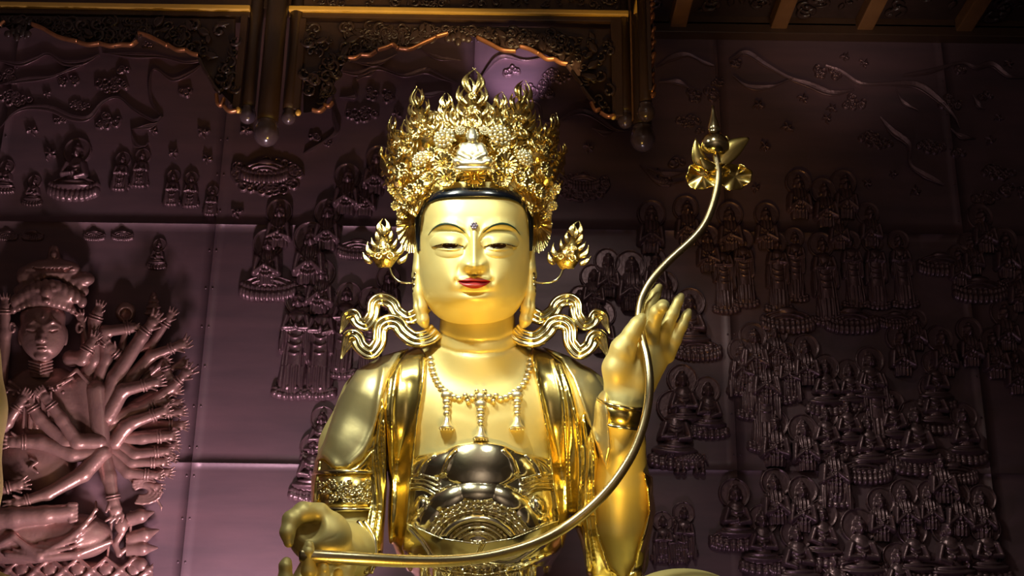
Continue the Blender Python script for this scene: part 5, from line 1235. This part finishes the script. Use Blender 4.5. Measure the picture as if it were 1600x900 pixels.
def arm(pts, hand=None, r0=12, r1=8, spread=.9, curl=0, z=-30, palm=8, brace=True, item=None):
    """one arm: list of (x,y); the hand points on along the last direction"""
    P = [np.array(p, float) for p in pts]; dirv = P[-1]-P[-2]; L = np.linalg.norm(dirv); dirv /= L; nrm = np.array([-dirv[1], dirv[0]])
    lo = np.min(P, 0)-46; hi = np.max(P, 0)+46; f = Field((lo[0], lo[1], z-38), (hi[0], hi[1], 8), 1.5)
    n = len(P); rr = np.linspace(r0, r1, n); zz = np.linspace(z+10, z-6, n)
    f.cap([(p[0], p[1], zz[i], rr[i]) for i, p in enumerate(P)], 5); f.cap([(p[0], p[1], zz[i]+14, rr[i]*.8) for i, p in enumerate(P)], 5)
    w_ = P[-1]; pc = w_+dirv*palm*1.1
    f.cap([(w_[0], w_[1], zz[-1], r1*.9), (pc[0], pc[1], zz[-1]-1, palm)], 3, flat=1.3)
    for q in range(4):
        a = (q-1.5)*.26*spread; d = dirv*math.cos(a)+nrm*math.sin(a); s0 = pc+nrm*(q-1.5)*palm*.42+dirv*palm*.4; l = palm*(1.3-.12*abs(q-1.5))
        m_ = s0+d*l*.6; d2 = dirv*math.cos(a*1.2+curl)+nrm*math.sin(a*1.2+curl); e = m_+d2*l*.8
        f.cap([(s0[0], s0[1], zz[-1]-2, palm*.27), (m_[0], m_[1], zz[-1]-5, palm*.25), (e[0], e[1], zz[-1]-6, palm*.17)], 1.2)
    s0 = w_+nrm*palm*.7+dirv*palm*.3; e = s0+nrm*palm*.7+dirv*palm*.9; f.cap([(s0[0], s0[1], zz[-1]-3, palm*.3), (e[0], e[1], zz[-1]-7, palm*.2)], 1.5)
    o = bobj('arm', f)
    if brace:
        c = w_-dirv*5; m2 = MB()
        for off in (0, -4.5):
            P2 = np.array([(c[0]+dirv[0]*off+nrm[0]*(r1+1.5)*math.cos(a), c[1]+dirv[1]*off+nrm[1]*(r1+1.5)*math.cos(a), zz[-1]-(r1+1.5)*math.sin(a)) for a in np.linspace(-.2, 3.34, 14)]); m2.tube(toW(P2, YW-.06, WS), .011, 6)
        m2.obj('bracelet', M['bigrelief'], o)
    return o
E = (159, 707)
arm([(150, 610), E, (112, 708), (62, 690), (30, 690)], r0=17, r1=10, z=-30, palm=10)
arm([(154, 690), (120, 690), (96, 655), (76, 628)], r0=14, r1=8, z=-40, palm=9, spread=.3)
arm([(156, 700), (100, 690), (60, 652), (48, 632)], r0=14, r1=8, z=-34, palm=9, spread=.3)
arm([(-20, 690), (10, 660), (30, 632)], r0=14, r1=8, z=-38, palm=9, spread=.3)
arm([E, (130, 740), (74, 772), (36, 784)], r0=15, r1=8, z=-38, palm=10, spread=.5)
arm([(-30, 770), (0, 765), (20, 760)], r0=12, r1=8, z=-36, palm=9)
arm([E, (170, 745), (178, 784)], r0=15, r1=9, z=-28, palm=11, curl=.8)
arm([(128, 600), (146, 560), (148, 502), (152, 490)], r0=13, r1=9, z=-18, palm=7); arm([(150, 600), (166, 560), (163, 518), (206, 512)], r0=12, r1=8, z=-20, palm=5)
arm([(152, 660), (180, 590), (222, 525), (232, 512)], r0=15, r1=8, z=-26, palm=10); arm([(200, 548), (236, 540), (262, 500)], r0=9, r1=6, z=-18, palm=7)
arm([(170, 640), (205, 590), (236, 556), (274, 542)], r0=13, r1=7, z=-22, palm=9, curl=-.5); arm([(150, 640), (182, 590), (190, 560), (178, 548)], r0=10, r1=7, z=-16, palm=8)
arm([(168, 650), (192, 610), (232, 600)], r0=14, r1=8, z=-32, palm=9, spread=.5); arm([(176, 655), (226, 636), (268, 606), (284, 590)], r0=12, r1=6, z=-26, palm=9, spread=1.2)
arm([(200, 590), (240, 575), (258, 570), (262, 582)], r0=9, r1=6, z=-14, palm=8); arm([(170, 670), (208, 640), (246, 628)], r0=12, r1=7, z=-20, palm=8); arm([(180, 690), (196, 668), (208, 660), (246, 646)], r0=13, r1=8, z=-30, palm=8)
arm([(180, 660), (240, 650), (272, 645)], r0=9, r1=6, z=-16, palm=7); arm([(190, 668), (240, 662), (274, 664)], r0=9, r1=6, z=-14, palm=7)
arm([(190, 684), (222, 684), (256, 682)], r0=12, r1=8, z=-26, palm=8, spread=.5); arm([(184, 690), (210, 710), (252, 706)], r0=12, r1=7, z=-24, palm=7, curl=.4); arm([(176, 700), (206, 722), (246, 722)], r0=12, r1=7, z=-22, palm=7); arm([(170, 706), (200, 738), (236, 742)], r0=12, r1=7, z=-20, palm=7, curl=-.4)
arm([(110, 560), (128, 560), (140, 540)], r0=13, r1=9, z=-22, palm=8); arm([(0, 600), (8, 520), (8, 480)], r0=12, r1=8, z=-14, palm=7); arm([(196, 700), (230, 700), (262, 712)], r0=8, r1=5, z=-12, palm=6); arm([(196, 672), (236, 632), (270, 630)], r0=8, r1=5, z=-12, palm=6)
# things held by the hands
def held(name, f): return bobj(name, f)
f = fl3((220, 455), (265, 500), 1.3)
for q, (y, r_) in enumerate(((490, 16), (480, 12), (471, 9), (463, 6))): f.ell((240, y, -14), (r_, 4.2, 12), 1.5); f.ell((240, y-4, -14), (r_*.75, 4, 10), 1.5)
held('pagoda', f)
f = fl3((178, 470), (216, 510), 1.3); f.ell((196, 488, -10), (16, 17, 12), 2); f.ell((196, 490, -18), (9, 9, 8), 2, 'sub'); held('disc', f)
f = fl3((165, 770), (215, 900), 1.5); f.cap([(176, 800, -14, 3), (168, 870, -14, 2), (168, 900, -14, 2)], 2); f.cap([(204, 800, -14, 3), (204, 850, -14, 2), (204, 900, -14, 2)], 2); f.ell((190, 820, -20), (11, 14, 10), 3); f.cap([(190, 832, -18, 6), (180, 850, -18, 5), (186, 866, -18, 5), (196, 858, -18, 4)], 2); held('vase', f)
f = fl3((180, 730), (262, 800), 1.5)
for q in range(4):
    r_ = 12+q*6; f.cap([(222+(r_)*math.cos(a), 768+r_*.62*math.sin(a), -14-q, 2.6) for a in np.linspace(-2.6+q*.2, 1.9, 12)], 1.5)
f.cap([(245, 780, -12, 3), (252, 792, -12, 2), (252, 798, -12, 1.2)], 2); held('ribbon_swirl', f)
f = fl3((196, 790), (262, 905), 1.8)
for (x0, y0_, x1, y1) in ((205, 842, 248, 828), (200, 858, 246, 856), (210, 880, 232, 886), (200, 812, 240, 800)): f.cap([(x0, y0_, -10, 12), ((x0+x1)/2, (y0_+y1)/2, -16, 11), (x1, y1, -8, 2)], 3)
bobj('lotus_leaf', f)
f = fl3((-70, 868), (240, 930), 2.0)
f.ell((80, 905, -4), (170, 30, 12), 6)
for q in range(6): f.cap([(-10+q*44, 872, -18, 3), (12+q*44, 890, -24, 3.4), (34+q*44, 908, -22, 3.4)], 3); f.cap([(34+q*44, 872, -18, 3), (12+q*44, 890, -24, 3.4), (-10+q*44, 908, -22, 3.4)], 3); f.ell((12+q*44, 906, -16), (15, 13, 9), 3); f.ell((34+q*44, 890, -14), (13, 12, 9), 3)
bobj('lotus_base', f)
# ================================================================== NEIGHBOURING GOLD STATUE (only its shoulder edge is in view)
NS = empty('neighbour_statue', (W(-120, 900, 9.7).x, 9.7, .9)); tag(NS, 'edge of another golden statue cut off beside the many-armed relief', 'statue')
f = Field((-420, 300, -110), (20, 980, 130), 5); f.ell((-190, 640, 20), (150, 150, 90), 20); f.cap([(-60, 560, 20, 62), (-52, 640, 20, 60), (-54, 760, 10, 54), (-60, 880, -10, 50)], 20); f.cap([(-320, 560, 20, 62), (-330, 700, 20, 58), (-320, 880, -10, 50)], 20)
f.cap([(-190, 440, 10, 56), (-190, 560, 10, 60)], 10); f.ell((-190, 410, 0), (88, 112, 90), 10); f.ell((-190, 960, -10), (280, 90, 120), 20)
fieldobj('body', f, M['satin'], NS, 9.7)
NP = MB().lathe((W(-190, 900, 9.7).x, 9.8, 0), [(1.4, 0), (1.4, .2), (1.15, .5), (1.1, W(-190, 980, 9.7).z-.5), (1.35, W(-190, 980, 9.7).z-.12)], 40).obj('plinth', M['stone']); tag(NP, 'dark round plinth below the cut-off neighbouring statue', 'plinth')
# extra hands of the fan, smaller and set further back
for (x0, y0_, x1, y1, x2, y2, c) in ((190, 620, 226, 590, 250, 570, .3), (196, 640, 236, 618, 266, 612, -.3), (200, 660, 238, 650, 258, 640, .4), (200, 676, 240, 674, 266, 668, -.4), (198, 694, 236, 696, 262, 696, .3), (192, 712, 226, 730, 252, 736, -.3), (186, 726, 212, 750, 236, 758, .3), (170, 580, 190, 545, 196, 520, .3), (130, 560, 134, 530, 128, 505, -.3), (212, 610, 240, 590, 276, 572, .3)):
    arm([(x0, y0_), (x1, y1), (x2, y2)], r0=8, r1=5.5, z=-10, palm=7, curl=c, spread=1.1, brace=False)
# scarf hanging from the shoulders
f = fl3((90, 570), (200, 720), 1.5); f.cap([(92, 600, -22, 3), (120, 578, -26, 3), (140, 600, -26, 3), (152, 640, -24, 3), (166, 676, -22, 3), (184, 700, -18, 2)], 2); bobj('scarf', f)
f = fl3((-10, 575), (130, 640), 1.5); f.cap([(-5, 600, -28, 2.6), (30, 614, -38, 2.6), (60, 616, -38, 2.6), (100, 596, -30, 2.6)], 1.5)
for q in range(9): f.ell((10+q*11, 612+6*math.sin(q*.8), -37), (3.6, 3.6, 4), 1)
bobj('necklace', f)
